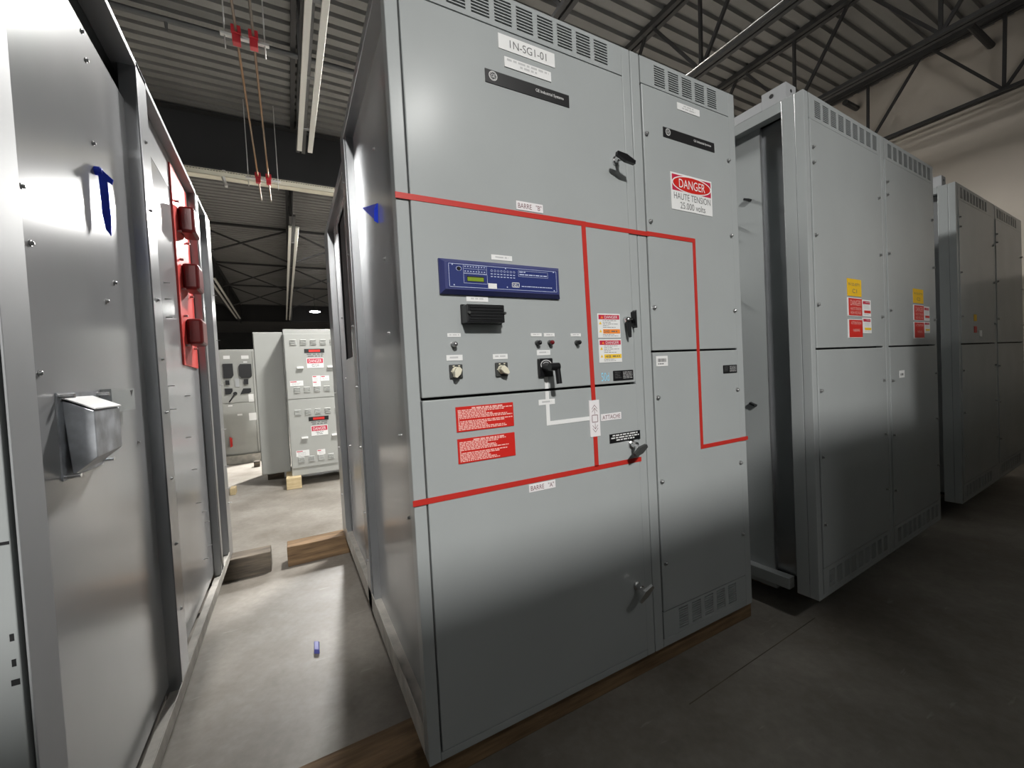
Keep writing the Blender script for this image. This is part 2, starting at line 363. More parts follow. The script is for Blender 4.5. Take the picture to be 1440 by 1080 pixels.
tag_plate('BARRE   "B"', 0.680, 0.782, 1.808, 1.836); tag_plate('BARRE   "A"', 0.673, 0.777, 0.882, 0.908); tag_plate('ATTACHE', 0.990, 1.087, 1.086, 1.111)
def small_plate(x0, x1, z0, z1, rows=1):
    p = plate('label_plate', x0, x1, z0, z1, 'white', 0.0015); w, h = x1-x0, z1-z0
    print_on(p, 0.0015, lambda m, q: dashes(m, x0+w*0.1, x1-w*0.1, z0+h*0.2, z1-h*0.2, rows, q, 0.5, True), 'inkpale')
for r in ((0.580, 0.654, 1.638, 1.654), (0.488, 0.561, 1.504, 1.520), (0.421, 0.463, 1.396, 1.407), (0.710, 0.752, 1.396, 1.407), (0.761, 0.804, 1.395, 1.407), (0.872, 0.916, 1.395, 1.406),
          (0.414, 0.465, 1.325, 1.342), (0.567, 0.619, 1.325, 1.341), (0.730, 0.783, 1.333, 1.350), (0.727, 0.792, 1.166, 1.184)): small_plate(*r)
# white arrow plate at the breaker symbol
p = plate('breaker_symbol_plate', 0.937, 0.983, 1.034, 1.165, 'pinkwhite', 0.003)
def arrows(m, q):
    cx = 0.960
    def ln(a, b, w=0.0016):
        a, b = Vector(a), Vector(b); n = Vector((-(b-a).y, (b-a).x)).normalized()*w/2
        m.add([q(*(a+n)), q(*(a-n)), q(*(b-n)), q(*(b+n))], [(0, 1, 2, 3)])
    for s, zz in ((1, 1.148), (-1, 1.050)):
        for k in (0, 0.011):
            ln((cx, zz-s*k), (cx-0.012, zz-s*(k+0.014))); ln((cx, zz-s*k), (cx+0.012, zz-s*(k+0.014)))
        ln((cx, zz-s*0.011), (cx, zz-s*0.033))
    for a, b in (((-1, -1), (1, -1)), ((1, -1), (1, 1)), ((1, 1), (-1, 1)), ((-1, 1), (-1, -1))):
        ln((cx+a[0]*0.0125, 1.099+a[1]*0.0125), (cx+b[0]*0.0125, 1.099+b[1]*0.0125), 0.0022)
print_on(p, 0.003, arrows, 'inkred', 'symbol')
# red instruction placards
for z0, z1, L in ((1.109, 1.185, [0.55, 1, 0.85, 0.5, 0.62, 0.9, 1, 0.02, 1, 0.85, 0.5, 0.52, 0.85, 0.88]), (1.013, 1.088, [0.5, 0.85, 0.7, 0.5, 0.65, 0.68, 0.9, 0.02, 0.88, 0.72, 0.52, 0.55, 0.66, 0.72])):
    p = plate('instruction_placard', 0.433, 0.629, z0, z1, 'redsign', 0.0025)
    def pr(m, q, z0=z0, z1=z1, L=L):
        h = (z1-z0-0.008)/14
        dashes(m, 0.485, 0.590, z1-0.004-h*1.2, z1-0.003, 1, q, 0.7, True, [1.0])
        dashes(m, 0.439, 0.624, z0+0.004, z1-0.004-h, 13, q, 0.68, False, L[1:])
    print_on(p, 0.0025, pr, 'pink')
# black plates with fine print
p = plate('rating_plate', 1.057, 1.157, 1.229, 1.267, 'black', 0.003, 0.003)
def rp(m, q):
    dashes(m, 1.104, 1.150, 1.234, 1.262, 5, q, 0.35, False, [1]); m.m = 1; dashes(m, 1.064, 1.098, 1.236, 1.262, 4, q, 0.3)
print_on(p, 0.0032, rp, ['inkpale', 'ink'])
p = plate('rating_plate', 1.026, 1.179, 0.999, 1.033, 'black', 0.002)
print_on(p, 0.002, lambda m, q: dashes(m, 1.033, 1.172, 1.003, 1.030, 3, q, 0.5, True, [0.9, 1.0, 0.65]), 'white')
p = plate('rating_plate', 1.697, 1.794, 1.226, 1.263, 'black', 0.003, 0.003)
def rp2(m, q):
    dashes(m, 1.740, 1.786, 1.231, 1.258, 5, q, 0.35, False, [1]); m.m = 1; dashes(m, 1.702, 1.732, 1.233, 1.258, 4, q, 0.3)
print_on(p, 0.0032, rp2, ['inkpale', 'ink'])
p = plate('barcode_sticker', 1.283, 1.348, 1.274, 1.315)
def bc(m, q):
    x = 1.292
    while x < 1.338: w = random.choice((0.0008, 0.0014, 0.002)); quad(m, x, x+w, 1.291, 1.305, q); x += w+random.choice((0.0009, 0.0015))
    dashes(m, 1.292, 1.338, 1.280, 1.287, 1, q, 0.6)
print_on(p, 0.002, bc, 'ink', 'barcode')
mb = MB(); text(mb, '50d', 1.001, 1.038, 1.231, 1.262, FP(0.0005)); mb.build('marker_writing', 'skyink', main)
# arc hazard stickers
def hazard(x0, x1, z0, z1, band, num):
    p = plate('hazard_sticker', x0, x1, z0, z1, 'white', 0.0015); h = z1-z0; w = x1-x0
    q1 = FP(0.0019); q2 = FP(0.0023)
    mb = MB(); quad(mb, x0+w*0.04, x1-w*0.03, z1-h*0.24, z1-h*0.05, q1); mb.build('header_band', 'crimson', p)
    mb = MB(); text(mb, 'DANGER', x0+w*0.30, x1-w*0.12, z1-h*0.205, z1-h*0.085, q2); mb.build('lettering', 'white', p)
    mb = MB(); quad(mb, x0+w*0.22, x1-w*0.02, z0+h*0.17, z0+h*0.35, q1); mb.build('colour_band', band, p)
    mb = MB(); m = mb
    text(m, num, x0+w*0.26, x0+w*0.5, z0+h*0.205, z0+h*0.31, q2)
    dashes(m, x0+w*0.58, x1-w*0.06, z0+h*0.20, z0+h*0.30, 1, q2, 0.5)
    dashes(m, x0+w*0.22, x1-w*0.08, z0+h*0.38, z1-h*0.27, 5, q1, 0.28, False, [0.85, 0.5, 0.95, 0.4, 0.8]); dashes(m, x0+w*0.2, x1-w*0.1, z0+h*0.03, z0+h*0.15, 2, q1, 0.3)
    mb.build('fine_print', 'ink', p)
    mb = MB()
    for zz in (z0+h*0.55, z0+h*0.22): mb.add([q1(x0+w*0.05, zz), q1(x0+w*0.17, zz), q1(x0+w*0.11, zz+h*0.13)], [(0, 1, 2)])
    mb.m = 1; mb.add([q2(x0+w*0.13, z1-h*0.20), q2(x0+w*0.24, z1-h*0.20), q2(x0+w*0.185, z1-h*0.09)], [(0, 1, 2)])
    mb.build('warning_triangles', ['yellow', 'orange'], p)
hazard(0.995, 1.102, 1.390, 1.478, 'orange', '540'); hazard(0.995, 1.104, 1.299, 1.384, 'yellow', '48')
# danger sign
p = plate('danger_sign', 1.409, 1.664, 1.912, 2.062, 'white', 0.002)
mb = MB(); quad(mb, 1.416, 1.657, 1.990, 2.055, FP(0.0024)); mb.build('sign_band', 'crimson', p)
mb = MB(); disc(mb, 1.5365, 2.0225, 0.122, 0.036, FP(0.0027)); mb.build('sign_oval_border', 'white', p)
mb = MB(); disc(mb, 1.5365, 2.0225, 0.116, 0.0315, FP(0.0030)); mb.build('sign_oval', 'redsign', p)
mb = MB(); text(mb, 'DANGER', 1.456, 1.618, 2.005, 2.041, FP(0.0033)); mb.build('lettering', 'white', p)
mb = MB(); text(mb, 'HAUTE TENSION', 1.424, 1.652, 1.956, 1.983, FP(0.0024)); text(mb, '25.000 volts', 1.460, 1.616, 1.920, 1.947, FP(0.0024)); mb.build('lettering', 'ink', p)
# blue protection relay
mb = MB(); f = lambda i, y: [(0.404+i, y, 1.522+i), (0.829-i, y, 1.522+i), (0.829-i, y, 1.626-i), (0.404+i, y, 1.626-i)]
mb.hexa(f(0, D-0.004), f(0, D-0.012)); mb.hexa(f(0, D-0.012), f(0.012, D-0.026))
relay = mb.build('protection_relay', 'bluebez', main)
yq = lambda e: (lambda x, z: (x, D-0.026-e, z))
mb = MB(); quad(mb, 0.424, 0.812, 1.538, 1.612, yq(0.0004)); mb.build('relay_face', 'blue', relay)
mb = MB(); q = yq(0.0008)
def frame(m, x0, x1, z0, z1, t, q): quad(m, x0, x1, z0, z0+t, q); quad(m, x0, x1, z1-t, z1, q); quad(m, x0, x0+t, z0, z1, q); quad(m, x1-t, x1, z0, z1, q)
frame(mb, 0.428, 0.808, 1.541, 1.610, 0.0012, q); frame(mb, 0.474, 0.551, 1.584, 1.609, 0.0008, q); quad(mb, 0.474, 0.551, 1.597, 1.5978, q); quad(mb, 0.523, 0.5238, 1.584, 1.609, q)
frame(mb, 0.474, 0.552, 1.554, 1.583, 0.0008, q); frame(mb, 0.662, 0.774, 1.585, 1.604, 0.0008, q)
for r_, c_ in ((1.604, 1), (1.590, 1)):
    for k in range(8): quad(mb, 0.478+k*0.009, 0.4825+k*0.009, r_-0.0015, r_+0.001, q)
for zz in (1.587, 1.579):
    for k in range(8): quad(mb, 0.564+k*0.0112, 0.571+k*0.0112, zz-0.0012, zz+0.0012, q)
for k in range(8): ring(mb, 0.568+k*0.0112, 1.597, 0.0035, 0.0035, 0.0009, q, 12)
dashes(mb, 0.666, 0.690, 1.596, 1.602, 1, q, 0.5); dashes(mb, 0.666, 0.770, 1.588, 1.594, 1, q, 0.5, False, [1]); dashes(mb, 0.672, 0.790, 1.552, 1.556, 1, q, 0.6, False, [1])
for x, z in ((0.440, 1.607), (0.617, 1.607), (0.797, 1.607), (0.443, 1.547), (0.620, 1.549), (0.797, 1.546)): disc(mb, x, z, 0.002, 0.002, q, 10)
ring(mb, 0.460, 1.596, 0.009, 0.007, 0.001, q, 14); mb.build('panel_print', 'paleblue', relay)
mb = MB(); mb.box(0.486, 0.539, D-0.0275, D-0.026, 1.561, 1.5725); mb.build('display', 'lcd', relay)
mb = MB(); mb.box(0.4845, 0.5405, D-0.0269, D-0.026, 1.5595, 1.576); mb.build('display_bezel', 'void', relay)
mb = MB(); mb.lathe((0.460, D-0.026, 1.596), (0, -1, 0), [(0, 0.006), (0.004, 0.005)], n=12); mb.build('push_button', 'black', relay)
mb = MB(); mb.box(0.5535, 0.583, D-0.0272, D-0.026, 1.5415, 1.5575); sp = mb.build('white_sticker', 'white', relay)
mb = MB(); frame(mb, 0.637, 0.664, 1.5495, 1.565, 0.002, q); text(mb, 'SEL', 0.641, 0.660, 1.553, 1.5615, q); mb.build('maker_mark', 'white', relay)
# black test block
mb = MB(); mb.box(0.466, 0.604, D-0.010, D-0.004, 1.434, 1.494); mb.box(0.468, 0.592, D-0.052, D-0.010, 1.434, 1.488)
tb = mb.build('test_block', 'black', main, bevel=0.005)
mb = MB()
for k in range(5): mb.box(0.478, 0.585, D-0.0545, D-0.052, 1.442+k*0.009, 1.4465+k*0.009)
mb.build('grooved_cover', 'black', tb)
for x in (0.4735, 0.5905):
    mb = MB(); mb.lathe((x, D-0.052, 1.462), (0, -1, 0), [(0, 0.005), (0.008, 0.004)], n=10); mb.build('thumb_screw', 'charcoal', tb)
# indicator lamps
for x, z, m_ in ((0.441, 1.376, 'zinc'), (0.736, 1.377, 'black'), (0.786, 1.377, 'darkred'), (0.899, 1.376, 'black')):
    mb = MB(); mb.lathe((x-0.003, D-0.004, z-0.003), (0, -1, 0), [(0, 0.009), (0.004, 0.009), (0.005, 0.0075), (0.014, 0.0075)], n=16)
    b_ = mb.build('indicator_lamp', 'charcoal' if m_ != 'zinc' else 'zinc', main, smooth=True)
    mb = MB(); mb.lathe((x-0.003, D-0.018, z-0.003), (0, -1, 0), [(0, 0.0078), (0.006, 0.0075), (0.010, 0.005), (0.012, 0.001)], n=16); mb.build('lens', m_, b_, smooth=True)
# selector switches with cream knobs
def switch(x0, x1, z0, z1, ang):
    cx, cz = (x0+x1)/2, (z0+z1)/2
    mb = MB(); mb.box(x0, x1, D-0.012, D-0.004, z0, z1); s = mb.build('selector_switch', 'charcoal', main, bevel=0.002)
    mb = MB(); q = lambda x, z: (x, D-0.0125, z)
    for k in (-0.011, 0.006): quad(mb, cx+k, cx+k+0.006, z1-0.006, z1-0.003, q)
    quad(mb, x0+0.003, x0+0.008, cz-0.001, cz+0.002, q); mb.build('dial_marks', 'cream', s)
    mb = MB(); cx -= 0.002
    mb.lathe((cx, D-0.012, cz), (0, -1, 0), [(0, 0.014), (0.006, 0.013), (0.008, 0.011)], n=20)
    dx, dz = math.cos(ang), math.sin(ang); px, pz = -dz, dx
    o = lambda a, b: (cx+dx*a+px*b, D-0.018, cz+dz*a+pz*b)
    mb.poly([o(0.020, 0.004), o(0.020, -0.004), o(0.006, -0.010), o(-0.009, -0.009), o(-0.013, 0), o(-0.009, 0.009), o(0.006, 0.010)], (0, -0.018, 0))
    mb.build('knob', 'cream', s, bevel=0.002)
switch(0.420, 0.461, 1.272, 1.313, -2.0); switch(0.572, 0.615, 1.270, 1.314, -0.75)
# pistol grip control switch
mb = MB(); mb.box(0.729, 0.785, D-0.016, D-0.004, 1.260, 1.322); pg = mb.build('control_switch', 'black', main, bevel=0.003)
mb = MB(); ring(mb, 0.757, 1.300, 0.022, 0.017, 0.003, lambda x, z: (x, D-0.0165, z)); ring(mb, 0.757, 1.300, 0.014, 0.010, 0.002, lambda x, z: (x, D-0.0165, z)); mb.build('dial_ring', 'inkpale', pg)
mb = MB(); mb.rod((0.752, D-0.016, 1.292), (0.752, D-0.060, 1.292), 0.014, 0.012, n=16); mb.rod((0.740, D-0.062, 1.292), (0.775, D-0.062, 1.292), 0.013, n=14)
mb.rod((0.769, D-0.062, 1.302), (0.772, D-0.066, 1.236), 0.009, 0.0095, n=14); mb.build('pistol_grip', 'black', pg, smooth=True)

# left flank of the tall cabinet: recessed steel sheets between posts
Zr = 2.38
mb = MB(); mb.box(0.335, 0.338, 1.20, 2.10, 0.20, 2.46); mb.build('side_panel', 'panel', main)
mb = MB(); mb.box(0.332, 0.335, 2.20, 2.55, 0.20, 2.34); mb.box(0.332, 0.335, 2.88, 3.12, 0.20, 2.34); mb.box(0.332, 0.335, 2.55, 2.88, 0.20, 1.42); mb.box(0.332, 0.335, 2.55, 2.88, 2.29, 2.34)
mb.build('side_panel', 'panel', main)
mb = MB(); mb.box(XL, 0.300, 2.12, 2.22, ZB, ZT); mb.box(0.300, 0.345, 2.10, 2.125, ZB, ZT); mb.build('side_post', 'post', main, bevel=0.002)
mb = MB(); mb.box(XL, 0.335, 3.16, 3.40, ZB, Zr); mb.build('side_post', 'post', main, bevel=0.002)
mb = MB(); mb.box(XL, 0.345, 1.215, 2.12, 2.44, ZT-0.002); mb.build('side_rail', 'post', main, bevel=0.002)
mb = MB(); mb.box(XL, 0.345, 2.22, 3.16, 2.33, Zr); mb.build('side_rail', 'post', main, bevel=0.002)
mb = MB(); mb.box(XL, 0.297, 1.223, 3.16, ZB, 0.232); mb.box(0.297, 0.345, 1.223, 3.16, ZB, 0.205); mb.build('sill_rail', 'dusty', main, bevel=0.002)
bolts(main, [(0.335, y, z) for y, z in ((1.62, 2.15), (1.55, 1.72), (1.56, 1.45), (1.48, 1.08), (1.34, 1.13), (1.30, 1.04), (1.36, 0.96), (1.30, 0.92), (1.42, 0.80))], BOLT_L)
bolts(main, [(XL, 2.17, z) for z in (2.25, 1.9, 1.55, 1.25, 0.95, 0.62, 0.38)], BOLT_L)
bolts(main, [(XL, 3.28, z) for z in (2.0, 1.6, 1.2, 0.8, 0.45)]+[(0.332, 2.45, z) for z in (1.9, 1.5, 1.1)]+[(0.332, 2.95, z) for z in (1.7, 1.3, 0.85)], BOLT_L)

# ------------------------------------------------------------------ the left cabinet, flank towards the aisle
XO, XI = -0.415, -0.455
def lw(v): return (v[0], v[1], ZB+(v[2]-ZB)*(1-0.013*max(0, v[1]-1.2)))
left = thing('switchgear_cabinet', (-1.3, 1.0, ZB), 'tall grey cabinet at left with bare steel flank and three red insulators', 'cabinet')
LT = 2.485
def LB(name, m, *boxes, bevel=0.002):
    mb = MB()
    for b in boxes: mb.box(*b)
    return mb.build(name, m, left, bevel=bevel, warp=lw)
LB('enclosure_body', 'void', (-2.2, XI-0.06, 1.03, 3.42, ZB+0.02, LT-0.02), bevel=0)
LB('cover_sheet', 'grey', (-2.21, -2.20, 1.02, 3.45, ZB, LT), (-2.2, XO-0.05, 1.02, 3.45, LT-0.01, LT), (-2.2, XO-0.05, 3.43, 3.45, ZB, LT), bevel=0)
LB('front_frame', 'grey', (-0.50, XO-0.009, 1.0, 1.03, ZB, LT), (-2.21, -2.15, 1.0, 1.03, ZB, LT), (-2.15, -0.50, 1.0, 1.03, ZB, 0.25), (-2.15, -0.50, 1.0, 1.03, 2.38, LT))
LB('door', 'grey', (-2.14, -0.51, 0.995, 1.025, 0.26, 2.37), bevel=0.003)
for z, w_, h_ in ((0.62, 5, 12), (0.803, 10, 10), (0.835, 5, 12), (0.878, 5, 12), (1.04, 12, 5), (1.5, 5, 12), (1.9, 5, 12)):
    mb = MB(); mb.box(-0.431-w_*0.0005, -0.431+w_*0.0005, 0.999, 1.001, z, z+h_*0.001); mb.build('mounting_hole', 'void', left, warp=lw)
LB('corner_post', 'flange', (XO-0.004, XO, 1.006, 1.100, ZB, LT), (XI, XO-0.004, 1.092, 1.100, ZB, LT))
LB('side_panel', 'panel', (XI-0.004, XI, 1.100, 1.94, 0.20, 2.335), bevel=0)
LB('edge_strip', 'flange', (XI, XI+0.006, 1.100, 1.150, 0.20, 2.335))
LB('side_post', 'post', (XI-0.01, XO-0.004, 1.93, 1.940, ZB, LT), bevel=0)
LB('side_post', 'post', (XO-0.004, XO, 1.93, 2.045, 0.2, LT), (XI, XO-0.004, 2.035, 2.045, ZB, LT))
LB('side_panel', 'panel', (XI-0.004, XI, 2.045, 2.97, 0.20, 2.29), bevel=0)
LB('header_panel', 'post', (XI-0.004, XI+0.001, 2.045, 3.0, 2.29, LT-0.02), bevel=0)
LB('side_post', 'post', (XO-0.004, XO, 2.975, 3.03, 0.2, LT), (XI, XO-0.004, 2.967, 2.975, ZB, LT))
LB('side_panel', 'panel', (XI-0.004, XI, 3.03, 3.32, 0.20, 2.30), bevel=0)
LB('side_post', 'post', (XI-0.004, XO, 3.30, 3.45, ZB, LT))
LB('side_rail', 'flange', (XI-0.03, XO, 1.100, 3.30, LT-0.022, LT))
LB('sill_rail', 'dusty', (XO-0.004, XO, 1.100, 3.30, ZB, 0.195), (XI, XO-0.004, 1.1, 3.30, ZB, 0.175))
LB('paper_label', 'white', (XI, XI+0.002, 3.10, 3.20, 1.95, 2.15), bevel=0)
ip = LB('insulating_sheet', 'insplate', (XI, XI+0.008, 2.548, 2.895, 1.425, 2.425), bevel=0)
for z in (2.188, 1.893, 1.605):
    bu = LB('bushing', 'insul', (XI+0.008, -0.378, 2.640, 2.78, z-0.068, z+0.068), bevel=0.014)
    for yy, zz in ((2.615, z+0.075), (2.615, z-0.075), (2.81, z+0.075), (2.81, z-0.075)):
        mb = MB(); mb.rod((XI+0.008, yy, zz), (XI+0.024, yy, zz), 0.006, n=8); mb.build('fixing_stud', 'zinc', bu, warp=lw)
bolts(left, [(XI, y, z) for y, z in ((1.594, 2.30), (1.608, 2.23), (1.613, 2.00), (1.226, 1.60), (1.21, 1.71), (1.177, 1.44), (1.622, 1.55), (1.217, 1.33), (1.80, 1.115), (1.70, 1.62))], BOLT_R)
bolts(left, [(XO, 1.985, z) for z in (2.2, 1.95, 1.62, 1.4, 1.2, 0.95, 0.7, 0.45)], BOLT_R)
bolts(left, [(XI, y, z) for y, z in ((2.55, 1.25), (2.5, 1.05), (2.58, 0.88), (2.62, 0.7), (2.3, 1.75), (2.3, 1.68), (2.3, 1.6), (2.25, 1.3), (2.25, 1.2), (2.75, 0.62), (2.8, 0.55), (2.85, 0.4), (2.7, 0.38))], PIN_R, 'stud')
bolts(left, [(XO, 3.38, z) for z in (2.2, 1.9, 1.6, 1.3, 1.0, 0.75, 0.6, 0.5)], PIN_R, 'stud')
# galvanised hood on the panel
ZH = lambda z: z
mb = MB(); XQ = -0.401
A = [(XI, 1.30, 1.272), (XQ, 1.30, 1.243), (XQ, 1.30, 1.135), (XI+0.010, 1.30, 1.098)]
B = [(XI, 1.46, 1.272), (XQ, 1.46, 1.243), (XQ, 1.46, 1.140), (XI+0.010, 1.46, 1.103)]
mb.hexa(A, B); hood = mb.build('bracket_hood', 'galv', left, bevel=0.002)
mb = MB(); mb.hexa([(XI+0.002, 1.296, 1.275), (XQ+0.003, 1.296, 1.246), (XQ+0.003, 1.464, 1.246), (XI+0.002, 1.464, 1.275)], [(XI+0.002, 1.296, 1.278), (XQ+0.003, 1.296, 1.249), (XQ+0.003, 1.464, 1.249), (XI+0.002, 1.464, 1.278)]); mb.build('hood_top', 'white', hood)
mb = MB(); mb.box(XI, XI+0.003, 1.275, 1.50, 1.092, 1.288); mb.build('back_plate', 'galv', hood)
for y, z in ((1.288, 1.280), (1.288, 1.10), (1.49, 1.280), (1.49, 1.105)):
    mb = MB(); mb.rod((XI, y, z), (XI+0.028, y, z), 0.005, n=10); mb.build('fixing_rod', 'chrome', hood, smooth=True)
mb = MB(); mb.box(-0.435, -0.432, 1.525, 1.712, 1.228, 1.293); mb.box(XI, -0.432, 1.522, 1.525, 1.228, 1.293)
bp_ = mb.build('bent_plate', 'grey', left)
mb = MB(); mb.add([(-0.4315, 1.672, 1.287), (-0.4315, 1.700, 1.289), (-0.4315, 1.683, 1.268)], [(0, 1, 2)]); mb.build('notch', 'void', bp_)

# blue tape
mb = MB(); x = XI
mb.poly([(x+0.008, 1.606, 1.915), (x+0.023, 1.617, 1.908), (x+0.024, 1.623, 1.80), (x+0.020, 1.627, 1.742), (x+0.012, 1.618, 1.758), (x+0.009, 1.608, 1.80)], (0.0004, 0.0016, 0))
mb.lathe((XI, 1.612, 1.922), (1, 0, 0), [(0, 0.012), (0.012, 0.012), (0.016, 0.008)], n=12)
mb.poly([(x+0.012, 1.606, 1.930), (x+0.034, 1.628, 1.908), (x+0.031, 1.626, 1.892), (x+0.008, 1.602, 1.905)], (0.0004, 0.0016, 0))
tag(mb.build('tape_strip', 'tape', smooth=False), 'blue tape strip hanging from a stud on the left cabinet panel', 'tape')
mb = MB(); mb.poly([(0.3335, 1.95, 2.052), (0.3335, 1.615, 1.945), (0.3335, 1.63, 1.876)], (-0.0015, 0, 0))
mb.poly([(0.332, 1.615, 1.945), (0.320, 1.612, 1.925), (0.318, 1.622, 1.880), (0.332, 1.63, 1.876)], (-0.0012, 0, 0))
tag(mb.build('tape_flag', 'tape'), 'blue tape triangle stuck high on the steel flank of the tall relay cabinet', 'tape')
mb = MB(); mb.hexa([(0.026, 2.165, 0.001), (0.050, 2.150, 0.001), (0.054, 2.25, 0.001), (0.030, 2.262, 0.001)], [(0.028, 2.168, 0.022), (0.048, 2.155, 0.020), (0.052, 2.245, 0.010), (0.031, 2.256, 0.012)])
tag(mb.build('tape_scrap', 'tapecap', bevel=0.003), 'small crumpled blue scrap lying on the aisle floor', 'scrap')

# ------------------------------------------------------------------ the two cabinets at the right
YAW = math.radians(2.3)
def S2(x, z, ox=2.11, oy=1.017, m=math.tan(YAW)):
    t = (1.017-ox*m)/(1.017-m*x); return ((t*x-ox)/math.cos(YAW), 1.28+t*(z-1.28))
def right_cabinet(loc, wid, label):
    r = thing('switchgear_cabinet', loc, label, 'cabinet', YAW, 'local')
    H = 2.347; s = wid/2
    mb = MB()
    for a, b in ((0, 0.040), (s-0.040, s-0.0015), (s+0.0015, s+0.040), (wid-0.04, wid)): mb.box(a, b, 0, 0.04, 0, H)
    for k in (0, 1): mb.box(k*s+0.04, k*s+s-0.04, 0.0, 0.04, 0, 0.018)
    mb.box(0.04, wid-0.04, 0.012, 0.04, H-0.02, H); mb.build('front_frame', 'grey', r, bevel=0.003)
    mb = MB(); mb.box(0.07, wid-0.004, 0.03, 2.16, 0.03, H-0.006); mb.build('enclosure_body', 'void', r)
    mb = MB(); mb.box(wid-0.004, wid, 0.041, 2.2, 0, H); mb.box(0.05, wid, 0.041, 2.2, H-0.004, H); mb.box(0.05, wid, 2.18, 2.2, 0, H); mb.build('cover_sheet', 'grey', r)
    for k in (0, 1):
        a, b = k*s+0.043, (k+1)*s-0.043
        mb = MB(); slotted(mb, a, b, H-0.117, H-0.003, -0.001, 0.006, [(a+0.055+i*0.0805, a+0.113+i*0.0805, H-0.100, H-0.024) for i in range(9)], 9); mb.build('vent_panel', 'grey', r)
        mb = MB(); slotted(mb, a, b, 0.021, 0.140, -0.001, 0.006, [(a+0.055+i*0.0805, a+0.113+i*0.0805, 0.04, 0.118) for i in range(9)], 9); mb.build('vent_panel', 'grey', r)
        mb = MB(); mb.box(a, b, -0.004, 0.02, 1.179, H-0.120); mb.build('door', 'grey', r, bevel=0.003)
        mb = MB(); mb.box(a, b, -0.004, 0.02, 0.144, 1.171); mb.build('door', 'grey', r, bevel=0.003)
        bolts(r, [(a+0.020, -0.004, z) for z in (2.10, 2.03, 1.70, 1.38, 0.98, 0.67, 0.35)]+[(b-0.014, -0.004, z) for z in (1.99, 1.68, 1.34, 0.99, 0.69, 0.38)], BOLT_F)
    # flank
    mb = MB(); mb.box(0, 0.004, 0.0405, 0.095, 0, H); mb.box(0.004, 0.05, 0.085, 0.095, 0.03, H-0.04); mb.build('side_post', 'grey', r, bevel=0.002)
    mb = MB(); mb.box(0, 0.004, 2.05, 2.2, 0, H); mb.box(0.004, 0.05, 2.05, 2.06, 0.03, H-0.04); mb.build('side_post', 'grey', r, bevel=0.002)
    mb = MB(); mb.box(0, 0.05, 0.095, 2.05, H-0.05, H); mb.build('side_rail', 'grey', r, bevel=0.002)
    mb = MB(); mb.box(0, 0.05, 0.13, 2.05, 0.0, 0.055); mb.box(0.02, 0.06, 0.20, 2.05, -0.03, 0.0); mb.build('sill_rail', 'grey', r, bevel=0.002)
    mb = MB(); mb.box(0.046, 0.05, 0.22, 2.05, 0.05, H-0.05); mb.build('side_panel', 'grey', r)
    mb = MB(); mb.box(0.066, 0.07, 0.095, 0.22, 0.05, H-0.05); mb.box(0.046, 0.07, 0.216, 0.22, 0.05, H-0.05); mb.build('side_channel', 'post', r)
    for v, z in ((0.27, 1.96), (0.36, 1.86), (0.40, 1.82), (0.36, 1.47), (0.41, 1.43), (0.28, 0.9)):
        mb = MB(); mb.bar((0.035, v, z), (0.035, v+0.03, z+0.014), 0.02, 0.010); mb.build('wing_latch', 'black', r)
    # lifting eye and rail on the roof
    mb = MB(); mb.box(0, 0.05, 0.18, 2.1, H, H+0.045); mb.build('lifting_rail', 'flange', r, bevel=0.002)
    le = MB(); le.box(0, 0.006, 0.07, 0.18, H, H+0.075); le.box(0.006, 0.09, 0.174, 0.18, H+0.03, H+0.075); le.box(0.006, 0.09, 0.07, 0.074, H, H+0.075); lo = le.build('lifting_lug', 'flange', r)
    mb = MB(); mb.rod((-0.001, 0.135, H+0.045), (0.007, 0.135, H+0.045), 0.010, n=12); mb.rod((0.045, 0.069, H+0.045), (0.045, 0.075, H+0.045), 0.008, n=12); mb.build('lug_hole', 'void', lo)
    return r
r2 = right_cabinet((2.11, 1.017, ZB), 1.70, 'tall grey cabinet with two bright yellow labels, right of the relay cabinet')
r3 = right_cabinet((4.30, 1.108, ZB), 2.02, 'shadowed dark grey cabinet at the far right by the cream wall')
def sticker2(r, name, x0, x1, z0, z1, m, fn=None, pm='ink', S=S2):
    a, b = S(x0, z0), S(x1, z1); a = (a[0], a[1]-ZB); b = (b[0], b[1]-ZB)
    mb = MB(); mb.box(a[0], b[0], -0.0060, -0.003, a[1], b[1]); p = mb.build(name, m, r)
    if fn:
        mb = MB(); fn(mb, a[0], b[0], a[1], b[1], lambda x, z: (x, -0.0065, z)); mb.build('lettering', pm, p)
    return p
def f_yel(m, x0, x1, z0, z1, q):
    w, h = x1-x0, z1-z0; text(m, 'N 52-0771', x0+w*0.08, x1-w*0.12, z0+h*0.60, z0+h*0.76, q); text(m, 'C1', x0+w*0.33, x0+w*0.66, z0+h*0.18, z0+h*0.42, q)
def f_yel2(m, x0, x1, z0, z1, q):
    w, h = x1-x0, z1-z0; text(m, 'N 52-0772', x0+w*0.08, x1-w*0.12, z0+h*0.60, z0+h*0.74, q); text(m, 'C2', x0+w*0.33, x0+w*0.66, z0+h*0.18, z0+h*0.40, q)
def f_dan(m, x0, x1, z0, z1, q):
    w, h = x1-x0, z1-z0; text(m, 'DANGER', x0+w*0.12, x1-w*0.1, z0+h*0.58, z0+h*0.90, q)
    text(m, 'HAUTE TENSION', x0+w*0.12, x1-w*0.08, z0+h*0.32, z0+h*0.48, q); text(m, 'HIGH VOLTAGE', x0+w*0.12, x1-w*0.1, z0+h*0.08, z0+h*0.25, q)
def f_warn(m, x0, x1, z0, z1, q):
    w, h = x1-x0, z1-z0; text(m, 'ATTENTION', x0+w*0.12, x1-w*0.12, z0+h*0.74, z0+h*0.90, q); text(m, 'WARNING', x0+w*0.26, x1-w*0.22, z0+h*0.32, z0+h*0.48, q)
